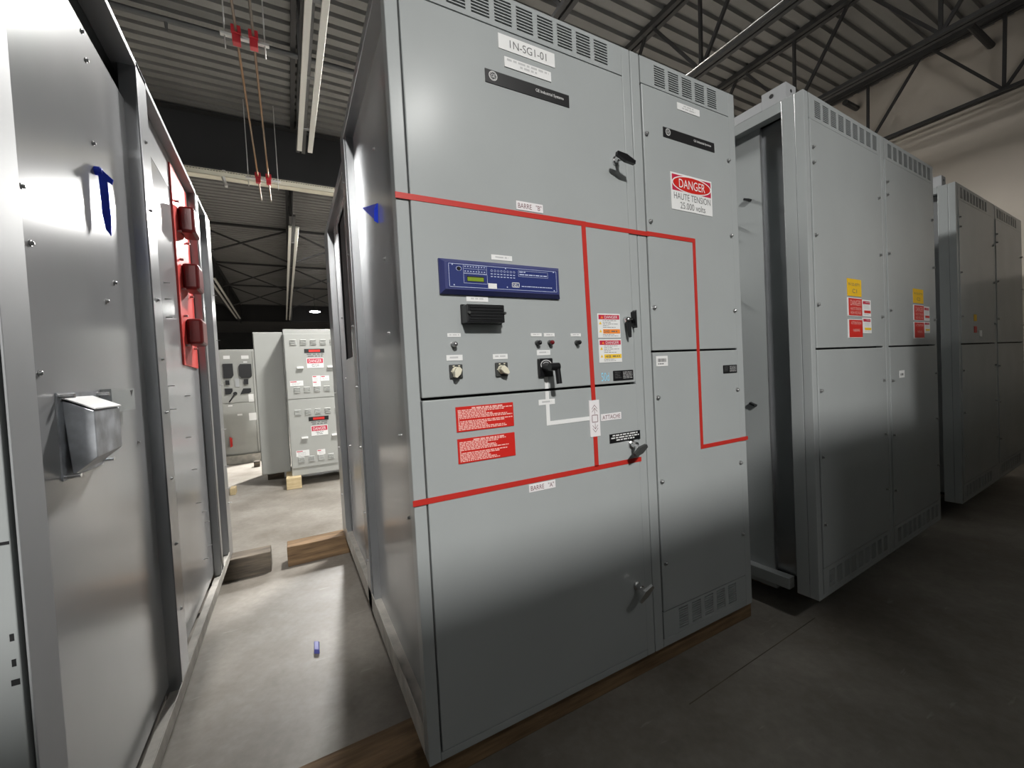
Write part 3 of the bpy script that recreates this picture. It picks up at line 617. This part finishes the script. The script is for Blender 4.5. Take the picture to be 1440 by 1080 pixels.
def arc2(r, x0, x1, z0, z1, band):
    p = sticker2(r, 'hazard_sticker', x0, x1, z0, z1, 'white'); a, b = S2(x0, z0), S2(x1, z1); X0, X1, Z0, Z1 = a[0], b[0], a[1]-ZB, b[1]-ZB; w, h = X1-X0, Z1-Z0
    q = lambda x, z: (x, -0.0065, z)
    mb = MB(); quad(mb, X0+w*0.06, X1-w*0.12, Z1-h*0.26, Z1-h*0.08, q); mb.m = 1; quad(mb, X0+w*0.2, X1-w*0.05, Z0+h*0.20, Z0+h*0.36, q); mb.build('colour_band', ['crimson', band], p)
    mb = MB(); dashes(mb, X0+w*0.2, X1-w*0.1, Z0+h*0.42, Z1-h*0.32, 3, q, 0.25); dashes(mb, X0+w*0.2, X1-w*0.1, Z0+h*0.04, Z0+h*0.16, 1, q, 0.3)
    dashes(mb, X0+w*0.38, X1-w*0.18, Z1-h*0.20, Z1-h*0.12, 1, lambda x, z: (x, -0.0069, z), 0.5, False, [1]); mb.build('fine_print', 'inkpale', p)
for k, (x0, x1, xw, dz) in enumerate(((2.445, 2.588, 2.686, 0.0), (3.219, 3.360, 3.447, -0.012))):
    sticker2(r2, 'yellow_label', x0, x1, 1.573+dz*0.8, 1.656+dz, 'yellowsign', f_yel if k == 0 else f_yel2)
    for z0, z1, fn in ((1.476+dz, 1.560+dz, f_dan), (1.367+dz*0.6, 1.453+dz*0.4, f_warn)):
        sticker2(r2, 'placard_backing', x0-0.004, x1-0.002, z0-0.003, z1+0.003, 'white')
        p = sticker2(r2, 'danger_placard', x0+0.006, x1, z0, z1, 'redsign')
        a, b = S2(x0+0.006, z0), S2(x1, z1); p.location.y -= 0.0008
        mb = MB(); fn(mb, a[0], b[0], a[1]-ZB, b[1]-ZB, lambda x, z: (x, -0.0065, z)); mb.build('lettering', 'pink', p)
    arc2(r2, x1+0.004, xw, 1.473+dz, 1.557+dz, 'redsign'); arc2(r2, x1+0.006, xw+0.001, 1.387, 1.466+dz, 'yellow')
p = sticker2(r2, 'barcode_sticker', 3.011, 3.073, 1.136, 1.177, 'white', lambda m, x0, x1, z0, z1, q: dashes(m, x0+0.008, x1-0.008, z0+0.012, z1-0.014, 1, q, 0.8))
q3 = lambda x, z: (x, -0.0065, z)
for u, zz, m_ in ((0.36, 1.42, 'yellowsign'), (0.36, 1.33, 'redsign'), (0.50, 1.30, 'white')):
    mb = MB(); mb.box(u, u+0.07, -0.006, -0.003, zz-0.14+0.07, zz-0.14+0.12); mb.build('small_label', m_, r3)

# ------------------------------------------------------------------ cabinets at the end of the aisle
def louvre_rows(mb, x, z, y, w=0.068, n=4):
    for i in range(n): mb.hexa([(x, y, z-i*0.018), (x+w, y, z-i*0.018), (x+w, y, z-i*0.018-0.011), (x, y, z-i*0.018-0.011)], [(x, y-0.001, z-i*0.018), (x+w, y-0.001, z-i*0.018), (x+w, y-0.012, z-i*0.018-0.011), (x, y-0.012, z-i*0.018-0.011)])
YB = 5.80
bg = thing('louvred_cabinet', (0.3, YB, ZB), 'pale grey louvred cabinet with two danger signs at the end of the aisle', 'cabinet')
mb = MB(); mb.box(-0.038, 0.86, YB, YB+1.0, ZB, 1.96); mb.build('enclosure_body', 'grey_far', bg, bevel=0.004)
mb = MB(); mb.box(-0.03, 0.85, YB-0.012, YB, 1.095, 1.90); mb.build('upper_cover', 'grey_far', bg, bevel=0.003)
mb = MB(); mb.box(-0.03, 0.85, YB-0.012, YB, 0.235, 1.085); mb.build('lower_cover', 'grey_far', bg, bevel=0.003)
for z, x in ((1.832, 0.032), (1.240, 0.043), (0.960, 0.036), (0.370, 0.042)):
    for k in range(7): mb = MB(); louvre_rows(mb, x+k*0.113, z, YB-0.012); mb.build('louvre', 'grey_far', bg)
for x in (0.091, 0.437):
    for z in (1.478, 0.603): mb = MB(); mb.box(x, x+0.073, YB-0.04, YB-0.012, z-0.012, z+0.012); mb.build('handle', 'white', bg, bevel=0.004)
def bp(name, x0, x1, z0, z1, m, t=0.003): mb = MB(); mb.box(x0, x1, YB-0.012-t, YB-0.011, z0, z1); return mb.build(name, m, bg)
for z1 in (1.712, 0.856):
    t = bp('warning_strip', 0.184, 0.414, z1-0.052, z1, 'black')
    mb = MB(); quad(mb, 0.235, 0.365, z1-0.040, z1-0.010, lambda x, z: (x, YB-0.0156, z)); mb.build('red_band', 'redsign', t)
    t2 = bp('warning_text', 0.184+0.02, 0.405, z1-0.110, z1-0.056, 'grey_far', 0.001)
    mb = MB(); q = lambda x, z: (x, YB-0.0136, z); dashes(mb, 0.210, 0.400, z1-0.106, z1-0.058, 2, q, 0.55, True, [1, 0.9]); mb.build('lettering', 'ink', t2)
    s_ = bp('danger_sign', 0.205, 0.397, z1-0.240, z1-0.116, 'white')
    q = lambda x, z: (x, YB-0.0156, z)
    mb = MB(); quad(mb, 0.211, 0.391, z1-0.182, z1-0.122, q); mb.build('sign_band', 'crimson', s_)
    mb = MB(); text(mb, 'DANGER', 0.228, 0.375, z1-0.172, z1-0.134, lambda x, z: (x, YB-0.0162, z)); mb.build('lettering', 'white', s_)
    mb = MB(); dashes(mb, 0.25, 0.352, z1-0.232, z1-0.190, 3, q, 0.4, True); mb.build('fine_print', 'ink', s_)
for x0, x1, z0, z1 in ((0.004, 0.151, 1.255, 1.318), (0.256, 0.348, 1.302, 1.372), (0.352, 0.450, 1.302, 1.368), (0.257, 0.348, 1.235, 1.300), (0.021, 0.168, 0.375, 0.448), (0.255, 0.350, 0.370, 0.432)):
    s_ = bp('notice_label', x0, x1, z0, z1, 'white'); q = lambda x, z: (x, YB-0.0156, z)
    mb = MB(); quad(mb, x0+0.006, x0+(x1-x0)*0.5, z1-0.016, z1-0.005, q); mb.m = 1; dashes(mb, x0+0.02, x1-0.01, z0+0.006, z1-0.022, 3, q, 0.4); mb.build('lettering', ['crimson', 'inkpale'], s_)
ng = thing('narrow_cabinet', (-0.22, 6.15, ZB), 'plain narrow grey cabinet left of the louvred cabinet', 'cabinet')
mb = MB(); mb.box(-0.376, -0.05, 6.15, 7.0, ZB, 1.962); mb.build('enclosure_body', 'grey_far', ng, bevel=0.004)
mb = MB(); mb.box(-0.368, -0.06, 6.138, 6.15, ZB+0.012, 1.95); mb.build('cover_panel', 'grey_far', ng, bevel=0.003)
YM = 8.3
mc = thing('metering_cabinet', (-0.9, YM, ZB), 'distant grey cabinet with black meters, seen between the left cabinet and the narrow one', 'cabinet')
mb = MB(); mb.box(-1.55, -0.36, YM, YM+1.5, ZB, 1.91); mb.build('enclosure_body', 'grey_far', mc, bevel=0.004)
mb = MB(); mb.box(-1.54, -0.545, YM-0.015, YM, 1.022, 1.88); mb.build('door', 'grey_far', mc, bevel=0.003)
mb = MB(); mb.box(-1.54, -0.545, YM-0.015, YM, 0.16, 1.012); mb.build('door', 'grey_far', mc, bevel=0.003)
mb = MB(); mb.box(-0.535, -0.37, YM-0.015, YM, 0.16, 1.88); mb.build('cover_panel', 'grey_far', mc, bevel=0.003)
mb = MB(); mb.box(-1.6, -0.3, YM-0.06, YM+0.1, 0.0, ZB); mb.build('plinth', 'dusty', mc)
def mp(name, pts, t, m):
    mb = MB(); mb.poly([(x, YM-0.015-t, z) for x, z in pts], (0, t+0.001, 0)); return mb.build(name, m, mc)
mp('meter', [(-0.95, 1.674), (-0.815, 1.674), (-0.812, 1.48), (-0.840, 1.435), (-0.95, 1.435)], 0.04, 'black')
mp('meter', [(-0.712, 1.662), (-0.552, 1.660), (-0.552, 1.455), (-0.575, 1.428), (-0.705, 1.428), (-0.735, 1.470), (-0.735, 1.625)], 0.04, 'black')
mp('test_switch', [(-0.93, 1.40), (-0.875, 1.40), (-0.875, 1.325), (-0.93, 1.325)], 0.05, 'black'); mp('test_switch', [(-0.672, 1.405), (-0.612, 1.405), (-0.612, 1.318), (-0.672, 1.318)], 0.05, 'black')
mp('switch_plate', [(-0.798, 1.425), (-0.742, 1.425), (-0.742, 1.285), (-0.798, 1.285)], 0.02, 'flange')
mp('meter', [(-0.945, 1.268), (-0.842, 1.262), (-0.842, 1.215), (-0.868, 1.170), (-0.945, 1.165)], 0.03, 'black'); mp('meter', [(-0.690, 1.252), (-0.580, 1.250), (-0.580, 1.185), (-0.612, 1.165), (-0.735, 1.158)], 0.03, 'black')
mb = MB(); mb.rod((-0.806, YM-0.016, 1.175), (-0.806, YM-0.07, 1.175), 0.028, n=14); mb.bar((-0.806, YM-0.065, 1.175), (-0.893, YM-0.065, 1.040), 0.022, 0.02); mb.build('operating_handle', 'black', mc)
mp('red_padlock_tag', [(-0.925, 0.46), (-0.895, 0.43), (-0.895, 0.30), (-0.925, 0.28)], 0.04, 'redsign')
for x0, x1, z0, z1 in ((-0.94, -0.85, 1.755, 1.810), (-0.69, -0.585, 1.75, 1.806), (-0.625, -0.552, 1.02, 1.15), (-0.637, -0.53, 0.705, 0.83), (-0.80, -0.73, 0.80, 0.83), (-0.92, -0.86, 0.965, 0.985), (-0.665, -0.61, 1.685, 1.705)):
    mp('white_label', [(x0, z0), (x1, z0), (x1, z1), (x0, z1)], 0.003, 'white')

# ------------------------------------------------------------------ lineup on the near side of the gangway
def plain(loc, x0, x1, y0, y1, h, label):
    r = thing('steel_cabinet', loc, label, 'cabinet')
    mb = MB(); mb.box(x0, x1, y0, y1-0.03, ZB, h); mb.build('enclosure_body', 'grey', r, bevel=0.004)
    n = max(1, round((x1-x0)/0.9)); w = (x1-x0)/n
    for k in range(n):
        mb = MB(); mb.box(x0+k*w+0.03, x0+(k+1)*w-0.03, y1-0.03, y1, 1.30, h-0.14); d = mb.build('door', 'grey', r, bevel=0.003)
        mb = MB(); mb.box(x0+k*w+0.03, x0+(k+1)*w-0.03, y1-0.03, y1, ZB+0.04, 1.29); mb.build('door', 'grey', r, bevel=0.003)
        mb = MB(); slotted(mb, x0+k*w+0.03, x0+(k+1)*w-0.03, h-0.13, h-0.01, y1-0.03, y1-0.02, [(x0+k*w+0.10+i*0.0805, x0+k*w+0.16+i*0.0805, h-0.11, h-0.03) for i in range(8)], 8); mb.build('vent_panel', 'grey', r)
    return r
plain((-1.0, -1.18, ZB), -3.2, 0.82, -2.6, -1.18, 2.49, 'grey cabinet lineup facing the relay cabinet across the gangway')
plain((1.15, -1.06, ZB), 0.835, 1.93, -2.6, -1.06, 2.49, 'single grey cabinet facing the gap beside the yellow labelled cabinet')
plain((3.8, -0.61, ZB), 1.945, 6.2, -2.4, -0.61, 2.49, 'grey cabinet lineup standing forward across from the shadowed far right cabinet')

cl = thing('light_blocker', (0.46, -2.9, 0), 'added unseen blocker behind the near cabinet lineup, shading the far right cabinet', 'column')  # unseen column put in to block lamp light from the far right cabinet
mb = MB(); mb.box(0.30, 0.62, -3.05, -2.75, 0.02, 4.134); mb.build('shaft', 'steel', cl, bevel=0.01)
mb = MB(); mb.box(0.24, 0.68, -3.12, -2.68, 0, 0.02); mb.build('base_plate', 'steel', cl)

# ------------------------------------------------------------------ timbers
def timber(x0, x1, y0, y1, z1, m, label, rot=0.0, gr=None, z0=0.0):
    cx, cy = (x0+x1)/2, (y0+y1)/2
    mb = MB(); n = 6; hx, hy = (x1-x0)/2, (y1-y0)/2
    for i in range(n):
        a, b = -hx+2*hx*i/n, -hx+2*hx*(i+1)/n
        mb.box(a, b, -hy, hy, 0, z1-z0)
    bm = bmesh.new()
    vs = [bm.verts.new(v) for v in mb.v]
    for f in mb.f: bm.faces.new([vs[i] for i in f])
    bmesh.ops.remove_doubles(bm, verts=bm.verts, dist=1e-5)
    inner = [f for f in bm.faces if len([1 for g in bm.faces if g is not f and set(g.verts) == set(f.verts)])]
    bmesh.ops.delete(bm, geom=inner, context='FACES'); bmesh.ops.recalc_face_normals(bm, faces=bm.faces)
    for v in bm.verts:
        if v.co.z > 0.01: v.co.y += random.uniform(-0.003, 0.003)
    me = bpy.data.meshes.new('timber_block'); bm.to_mesh(me); bm.free(); me.materials.append(M[m])
    o = bpy.data.objects.new('timber_block', me); C.objects.link(o); o.location = (cx, cy, z0); o.rotation_euler = (0, 0, rot)
    bv = o.modifiers.new('edge', 'BEVEL'); bv.width = 0.006; bv.segments = 2; bv.limit_method = 'ANGLE'
    return tag(o, label, 'timber', gr)
timber(-0.06, 1.965, 1.255, 1.39, ZB, 'timber', 'brown squared timber under the front of the relay cabinet, jutting out near the photo bottom')
timber(-0.085, 1.86, 3.295, 3.435, ZB, 'timber', 'brown squared timber across the aisle, poking out from the far end of the relay cabinet')
timber(-2.1, -0.185, 3.290, 3.430, ZB, 'timbergrey', 'dark weathered timber poking out from under the left cabinet')
timber(-2.2, -0.55, 1.15, 1.29, ZB, 'timbergrey', 'dark timber hidden under the front of the left cabinet')
timber(2.3, 3.7, 1.35, 1.49, 0.11, 'timbergrey', 'dark timber under the yellow labelled cabinet', YAW); timber(2.2, 3.6, 2.8, 2.94, 0.11, 'timbergrey', 'dark timber under the rear of the yellow labelled cabinet', YAW)
timber(4.5, 6.0, 1.4, 1.54, 0.11, 'timbergrey', 'dark timber under the shadowed cabinet at far right', YAW); timber(4.4, 5.9, 2.9, 3.04, 0.11, 'timbergrey', 'dark timber under the rear of the shadowed cabinet at far right', YAW)
timber(-0.105, 0.06, 5.70, 6.5, ZB, 'timberpale', 'pale wood block under the left corner of the louvred cabinet')
timber(0.6, 0.76, 5.9, 6.7, ZB, 'timberpale', 'pale wood block under the right side of the louvred cabinet')
timber(-0.70, -0.642, 5.90, 6.05, 0.08, 'timberpale', 'small pale wood offcut alone on the floor beyond the left cabinet')
timber(-0.335, -0.14, 6.5, 6.65, ZB, 'timbergrey', 'dark wood block under the narrow grey cabinet')
timber(-0.57, -0.49, 7.66, 7.80, 0.09, 'timbergrey', 'dark wood offcut on the floor before the metering cabinet')
for i, (x0, x1, y0) in enumerate(((-3.1, 1.85, -1.5), (-3.1, 1.85, -2.4), (2.05, 6.1, -0.95), (2.05, 6.1, -2.1))):
    timber(x0, x1, y0, y0+0.14, ZB, 'timbergrey', ('dark timber bearing a cabinet lineup behind the gangway'), gr='timbers bearing the near lineup')

# ------------------------------------------------------------------ roof steel
def girder(y0, label):
    g = thing('steel_girder', (-3, y0, 4.25), label, 'girder')
    mb = MB(); mb.box(-13.9, 7.4, y0+0.10, y0+0.115, 4.27, ZC-0.021); mb.build('web_plate', 'girder', g)
    mb = MB(); mb.box(-13.9, 7.4, y0, y0+0.22, 4.25, 4.27); mb.build('bottom_flange', 'steel', g)
    mb = MB(); mb.box(-13.9, 7.4, y0, y0+0.22, ZC-0.021, ZC-0.001); mb.build('top_flange', 'steel', g)
girder(6.86, 'deep black steel girder spanning above the aisle behind the red clamps'); girder(22.3, 'distant black girder across the far end behind the glowing lamp')
def joist(x, y0, y1, step=1.24, ph=0.0, label='', zb=4.17, top=True):
    g = thing('bar_joist', (x, y0, zb), label, 'joist')
    mb = MB()
    for s in (-1, 1): mb.box(x+s*0.012-(0.05 if s < 0 else 0), x+s*0.012+(0.05 if s > 0 else 0), y0, y1, ZC-0.055, ZC-0.0005); 
    mb.build('top_chord', 'steel', g)
    mb = MB()
    for s in (-1, 1): mb.box(x+s*0.010-(0.04 if s < 0 else 0), x+s*0.010+(0.04 if s > 0 else 0), y0+0.9, y1-1.1, zb-0.035, zb)
    mb.build('bottom_chord', 'steel', g)
    mb = MB(); y = y0+ph; zt = ZC-0.03; z0 = zb-0.01
    while y+step <= y1:
        if y+step > y1-1.1: mb.bar((x, y, z0), (x, y1-0.05, zt), 0.028); break
        mb.bar((x, y, z0), (x, y+step/2-0.05, zt), 0.028); mb.bar((x, y+step/2+0.05, zt), (x, y+step, z0), 0.028); mb.bar((x, y, z0), (x, y-0.02, zt), 0.028)
        y += step
    mb.build('web_bar', 'steel', g)
    if y0 > 7: mb = MB(); mb.box(x-0.006, x+0.006, y0, y1-0.01, zb-0.03, ZC-0.056); mb.build('web_plate', 'girder', g)
    return g
JX = [(-5.4, 'far left'), (-3.55, 'second from left'), (-1.68, 'left of the copper tubes'), (0.29, 'above the aisle beside the white strip fixture'), (2.102, 'over the relay cabinet vents'), (3.759, 'with a shiny conduit above the right cabinets'), (5.42, 'in the dark bay before the cream wall'), (7.25, 'against the cream wall')]
FAR = ['far left', 'second from left', 'third from left', 'over the long twin white fixture', 'right of the long twin white fixture', 'fifth from the left', 'third from the cream wall', 'nearest the cream wall']
for i, ((x, w), f) in enumerate(zip(JX, FAR)):
    joist(x, -7.9, 6.859, 1.24, 0.69, 'dark open web roof joist '+w)
    joist(x-0.08, 7.081, 22.299, 1.24, 0.95, 'dark roof joist beyond the first girder, '+f)
# crossed bracing between joists
FX = [x-0.08 for x, _ in JX]
for k, y in enumerate((11.3, 14.8, 18.0)):
    for a, b in list(zip(FX, FX[1:]))[1:4]:
        side = 'left of the fixture line' if b < 0.5 else 'right of the fixture line'
        if a < -2: side = 'in the bay furthest left'
        g = thing('cross_brace', ((a+b)/2, y, 4.17), ('near', 'middle', 'far')[k]+' row crossed bracing under the roof deck, '+side, 'brace', group='crossed braces beyond the girder')
        mb = MB(); mb.bar((a+0.06, y, 4.22), (b-0.07, y, ZC-0.09), 0.035); mb.build('diagonal', 'steel', g)
        mb = MB(); mb.bar((a+0.07, y+0.04, ZC-0.09), (b-0.06, y+0.04, 4.22), 0.035); mb.build('diagonal', 'steel', g)
        mb = MB(); mb.bar((a+0.07, y+0.08, ZC-0.03), (b-0.07, y+0.08, ZC-0.03), 0.05); mb.build('strut_bar', 'steel', g)
for (x0, x1, y, z, lab) in ((6.75, 7.45, 1.60, 4.80, 'short dark bar fixed to the cream wall at the top right corner'), (7.1, 7.45, 2.90, 4.83, 'short dark bar stub on the wall above the yellow labelled cabinet')):
    mb = MB(); mb.rod((x0, y, z), (x1, y, z), 0.035, n=10); tag(mb.build('bridging_bar', 'steel'), lab, 'bar')
# conduits along the joists
mb = MB(); mb.rod((2.165, -7.9, 4.19), (2.165, 6.6, 4.19), 0.013, n=10); mb.rod((2.165, 3.95, 4.19), (2.165, 4.08, 4.19), 0.019, n=10)
tag(mb.build('conduit', 'chrome', smooth=True), 'shiny steel conduit above the vents of the relay cabinet', 'conduit')
mb = MB(); mb.rod((3.70, -7.9, 4.18), (3.70, 6.85, 4.18), 0.009, n=10)
tag(mb.build('conduit', 'chrome', smooth=True), 'thin shiny conduit along the joist above the right cabinets', 'conduit')
# sprinkler main
sp = thing('sprinkler_pipe', (-0.5, 5.20, 4.93), 'grey sprinkler pipe running crosswise under the roof deck', 'pipe')
mb = MB(); mb.rod((-13.8, 5.20, 4.93), (7.3, 5.20, 4.93), 0.030, n=14); mb.build('pipe_run', 'pipe', sp, smooth=True)
mb = MB(); mb.rod((-0.86, 5.20, 4.90), (-0.86, 5.20, 4.82), 0.016, 0.010); mb.build('sprinkler_head', 'pipe', sp, smooth=True)
# strip fixtures
def fixture(y0, y1, xa, xb, label, z=4.095, w=0.052, drop=0.03):
    g = thing('strip_fixture', ((xa+xb)/2, (y0+y1)/2, z), label, 'light fixture')
    for s in (-1, 1):
        mb = MB(); mb.hexa([(xa+s*0.058-w/2, y0, z), (xa+s*0.058+w/2, y0, z), (xa+s*0.058+w/2, y0, z+drop), (xa+s*0.058-w/2, y0, z+drop)], [(xb+s*0.058-w/2, y1, z), (xb+s*0.058+w/2, y1, z), (xb+s*0.058+w/2, y1, z+drop), (xb+s*0.058-w/2, y1, z+drop)]); mb.build('channel', 'fixture', g, bevel=0.003)
    mb = MB()
    for i in range(6):
        t = (i+0.5)/6; y = y0+(y1-y0)*t; x = xa+(xb-xa)*t; mb.box(x-0.09, x+0.09, y-0.02, y+0.02, z+drop, z+drop+0.009)
    mb.build('hanger', 'pipe', g)
fixture(0.3, 5.63, 0.372, 0.330, 'unlit twin white strip fixture hanging over the aisle before the black girder')
fixture(8.43, 20.6, 0.233, 0.104, 'long twin white strip fixture beyond the girder, over the aisle')
fixture(13.0, 20.4, -1.60, -1.70, 'twin white strip fixture at far left behind the left cabinet')
# cable tray under the girder
tr = thing('cable_tray', (-0.5, 6.78, 4.08), 'cream perforated cable tray along the underside of the girder', 'cable tray')
mb = MB(); mb.box(-6, 3.2, 6.70, 6.705, 4.10, 4.16); mb.box(-6, 3.2, 6.83, 6.835, 4.10, 4.19); mb.box(-6, 3.2, 6.70, 6.835, 4.10, 4.104)
x = -6.0
while x < 3.2: mb.box(x, x+0.014, 6.825, 6.835, 4.19, 4.225); x += 0.032
mb.box(-6, 3.2, 6.825, 6.835, 4.225, 4.235); mb.build('tray_channel', 'creamtray', tr)
for xx in (-3.2, -0.62, 1.9):
    mb = MB(); mb.bar((xx, 6.70, 4.10), (xx+0.03, 6.72, 3.99), 0.03); mb.bar((xx, 6.84, 4.10), (xx+0.03, 6.74, 3.99), 0.03); mb.bar((xx, 6.845, 4.10), (xx, 6.845, 4.25), 0.02); mb.box(xx-0.02, xx+0.02, 6.84, 6.90, 4.243, 4.25); mb.build('tray_bracket', 'strut', tr)
# copper tubes and their red clamped hangers
TZ = 4.05
for xa, xb, lab in ((-0.203, -0.206, 'left copper tube held by red clamps above the aisle'), (-0.098, -0.083, 'right copper tube held by red clamps above the aisle')):
    mb = MB(); mb.rod((xa, -2.0, TZ), (xa+(xb-xa)*0.55, 3.9, TZ), 0.010, n=10); mb.rod((xa+(xb-xa)*0.55, 3.9, TZ), (xb, 7.2, TZ), 0.010, n=10)
    tag(mb.build('copper_tube', 'copper', smooth=True), lab, 'pipe')
def trapeze(y, xs, label, z=4.05, w=0.165):
    xm = sum(xs)/2; g = thing('pipe_hanger', (xm, y, z-0.06), label, 'hanger')
    mb = MB(); mb.box(xm-w, xm+w, y-0.016, y+0.016, z-0.040, z-0.018); mb.build('strut_channel', 'strut', g, bevel=0.003)
    mb = MB()
    for s in (-1, 1): mb.rod((xm+s*(w-0.03), y, z-0.14), (xm+s*(w-0.03), y, ZC), 0.005, n=8)
    mb.build('threaded_rod', 'strut', g)
    for x in xs:
        mb = MB(); mb.box(x-0.033, x+0.033, y-0.034, y+0.034, z-0.018, z+0.045); mb.box(x-0.028, x+0.028, y-0.026, y+0.026, z-0.085, z-0.018); mb.build('clamp', 'clamp', g, bevel=0.004)
trapeze(3.88, (-0.206, -0.090), 'near galvanised pipe hanger with two red clamps under the roof deck'); trapeze(6.42, (-0.206, -0.085), 'far pipe hanger with two red clamps below the black girder', w=0.20)
mb = MB(); mb.rod((-0.70, 4.30, 4.50), (-0.70, 4.30, ZC), 0.008, n=8); tag(mb.build('hanging_rod', 'strut'), 'lone thin rod hanging from the deck left of the red clamps', 'rod')

# ------------------------------------------------------------------ lamps of the hall, and two added for fill
def lamp(x, y, z, s, label, r=0.20, dome=0.012, col=(1.0, 0.985, 0.955)):
    g = thing('high_bay_lamp', (x, y, z), label, 'lamp')
    mb = MB(); mb.lathe((x, y, z+0.002), (0, 0, 1), [(0, r+0.015), (0.03, r+0.015), (0.05, r*0.8), (0.10, r*0.55), (0.14, r*0.5)], n=28); mb.build('housing', 'steel', g, smooth=True)
    mb = MB(); mb.lathe((x, y, z-0.012), (0, 0, 1), [(0, r*0.93), (0.013, r)] if dome < 0.02 else [(-dome+0.012, r*0.2), (-dome*0.85+0.012, r*0.55), (-dome*0.5+0.012, r*0.86), (0.013, r)], n=28); mb.build('lens', emit('lamp_glow', col, s), g)
    mb = MB(); mb.rod((x, y, z+0.14), (x, y, ZC), 0.008, n=8); mb.build('hanger', 'steel', g)
lamp(1.545, -2.616, 4.48, 62, 'dimmer high bay lamp near the gangway, right of the aisle', r=0.17)
lamp(-0.5, -3.7, 4.40, 1000, 'round high bay lamp behind the near cabinet lineup', dome=0.05)
lamp(1.2, 4.3, 4.30, 430, 'round high bay lamp behind the relay cabinet')
lamp(1.04, 9.0, 4.28, 1500, 'round high bay lamp beyond the far end of the relay cabinet')
lamp(1.12, 19.3, 4.28, 350, 'glowing round lamp visible down the aisle below the far girder')
lamp(4.9, 5.5, 4.30, 230, 'added unseen lamp behind the yellow labelled cabinet, brightening the cream wall')  # unseen lamp added only to brighten the cream wall
lamp(-6.5, 9.5, 4.30, 500, 'added unseen fill lamp far left beyond the left cabinet')  # added out of view for general ambient light in the hall

# ------------------------------------------------------------------ world, camera, view
w = bpy.data.worlds.new('ambient_fill'); bpy.context.scene.world = w; w.use_nodes = True  # weak even grey glow from the open sides, added to lift dark areas
w.node_tree.nodes['Background'].inputs['Color'].default_value = (0.5, 0.5, 0.52, 1); w.node_tree.nodes['Background'].inputs['Strength'].default_value = 0.08
rx, ry, rz = 0.0312, -0.49255, -0.06738
c, s = math.cos, math.sin
Rz = Matrix(((c(rz), -s(rz), 0), (s(rz), c(rz), 0), (0, 0, 1))); Ry = Matrix(((c(ry), 0, s(ry)), (0, 1, 0), (-s(ry), 0, c(ry)))); Rx = Matrix(((1, 0, 0), (0, c(rx), -s(rx)), (0, s(rx), c(rx))))
Q = Rz @ Ry @ Rx
wv = lambda r: Vector((Q[r][0], Q[r][2], -Q[r][1]))
right_, up_, back_ = wv(0), -wv(1), -wv(2)
cam = bpy.data.cameras.new('camera'); co = bpy.data.objects.new('camera', cam); C.objects.link(co)
co.matrix_world = Matrix(((right_.x, up_.x, back_.x, 0), (right_.y, up_.y, back_.y, 0), (right_.z, up_.z, back_.z, 1.28), (0, 0, 0, 1)))
cam.sensor_width = 36; cam.sensor_fit = 'HORIZONTAL'; cam.lens = 581.4/1440*36; cam.clip_start = 0.02; cam.clip_end = 200
bpy.context.scene.camera = co
sc = bpy.context.scene
sc.view_settings.view_transform = 'Standard'; sc.view_settings.look = 'None'; sc.view_settings.gamma = 1; sc.view_settings.use_curve_mapping = False
sc.view_settings.exposure = 0.62
sc.cycles.use_denoising = True; sc.cycles.max_bounces = 8; sc.cycles.diffuse_bounces = 5; sc.cycles.glossy_bounces = 4
sc.cycles.sample_clamp_indirect = 8
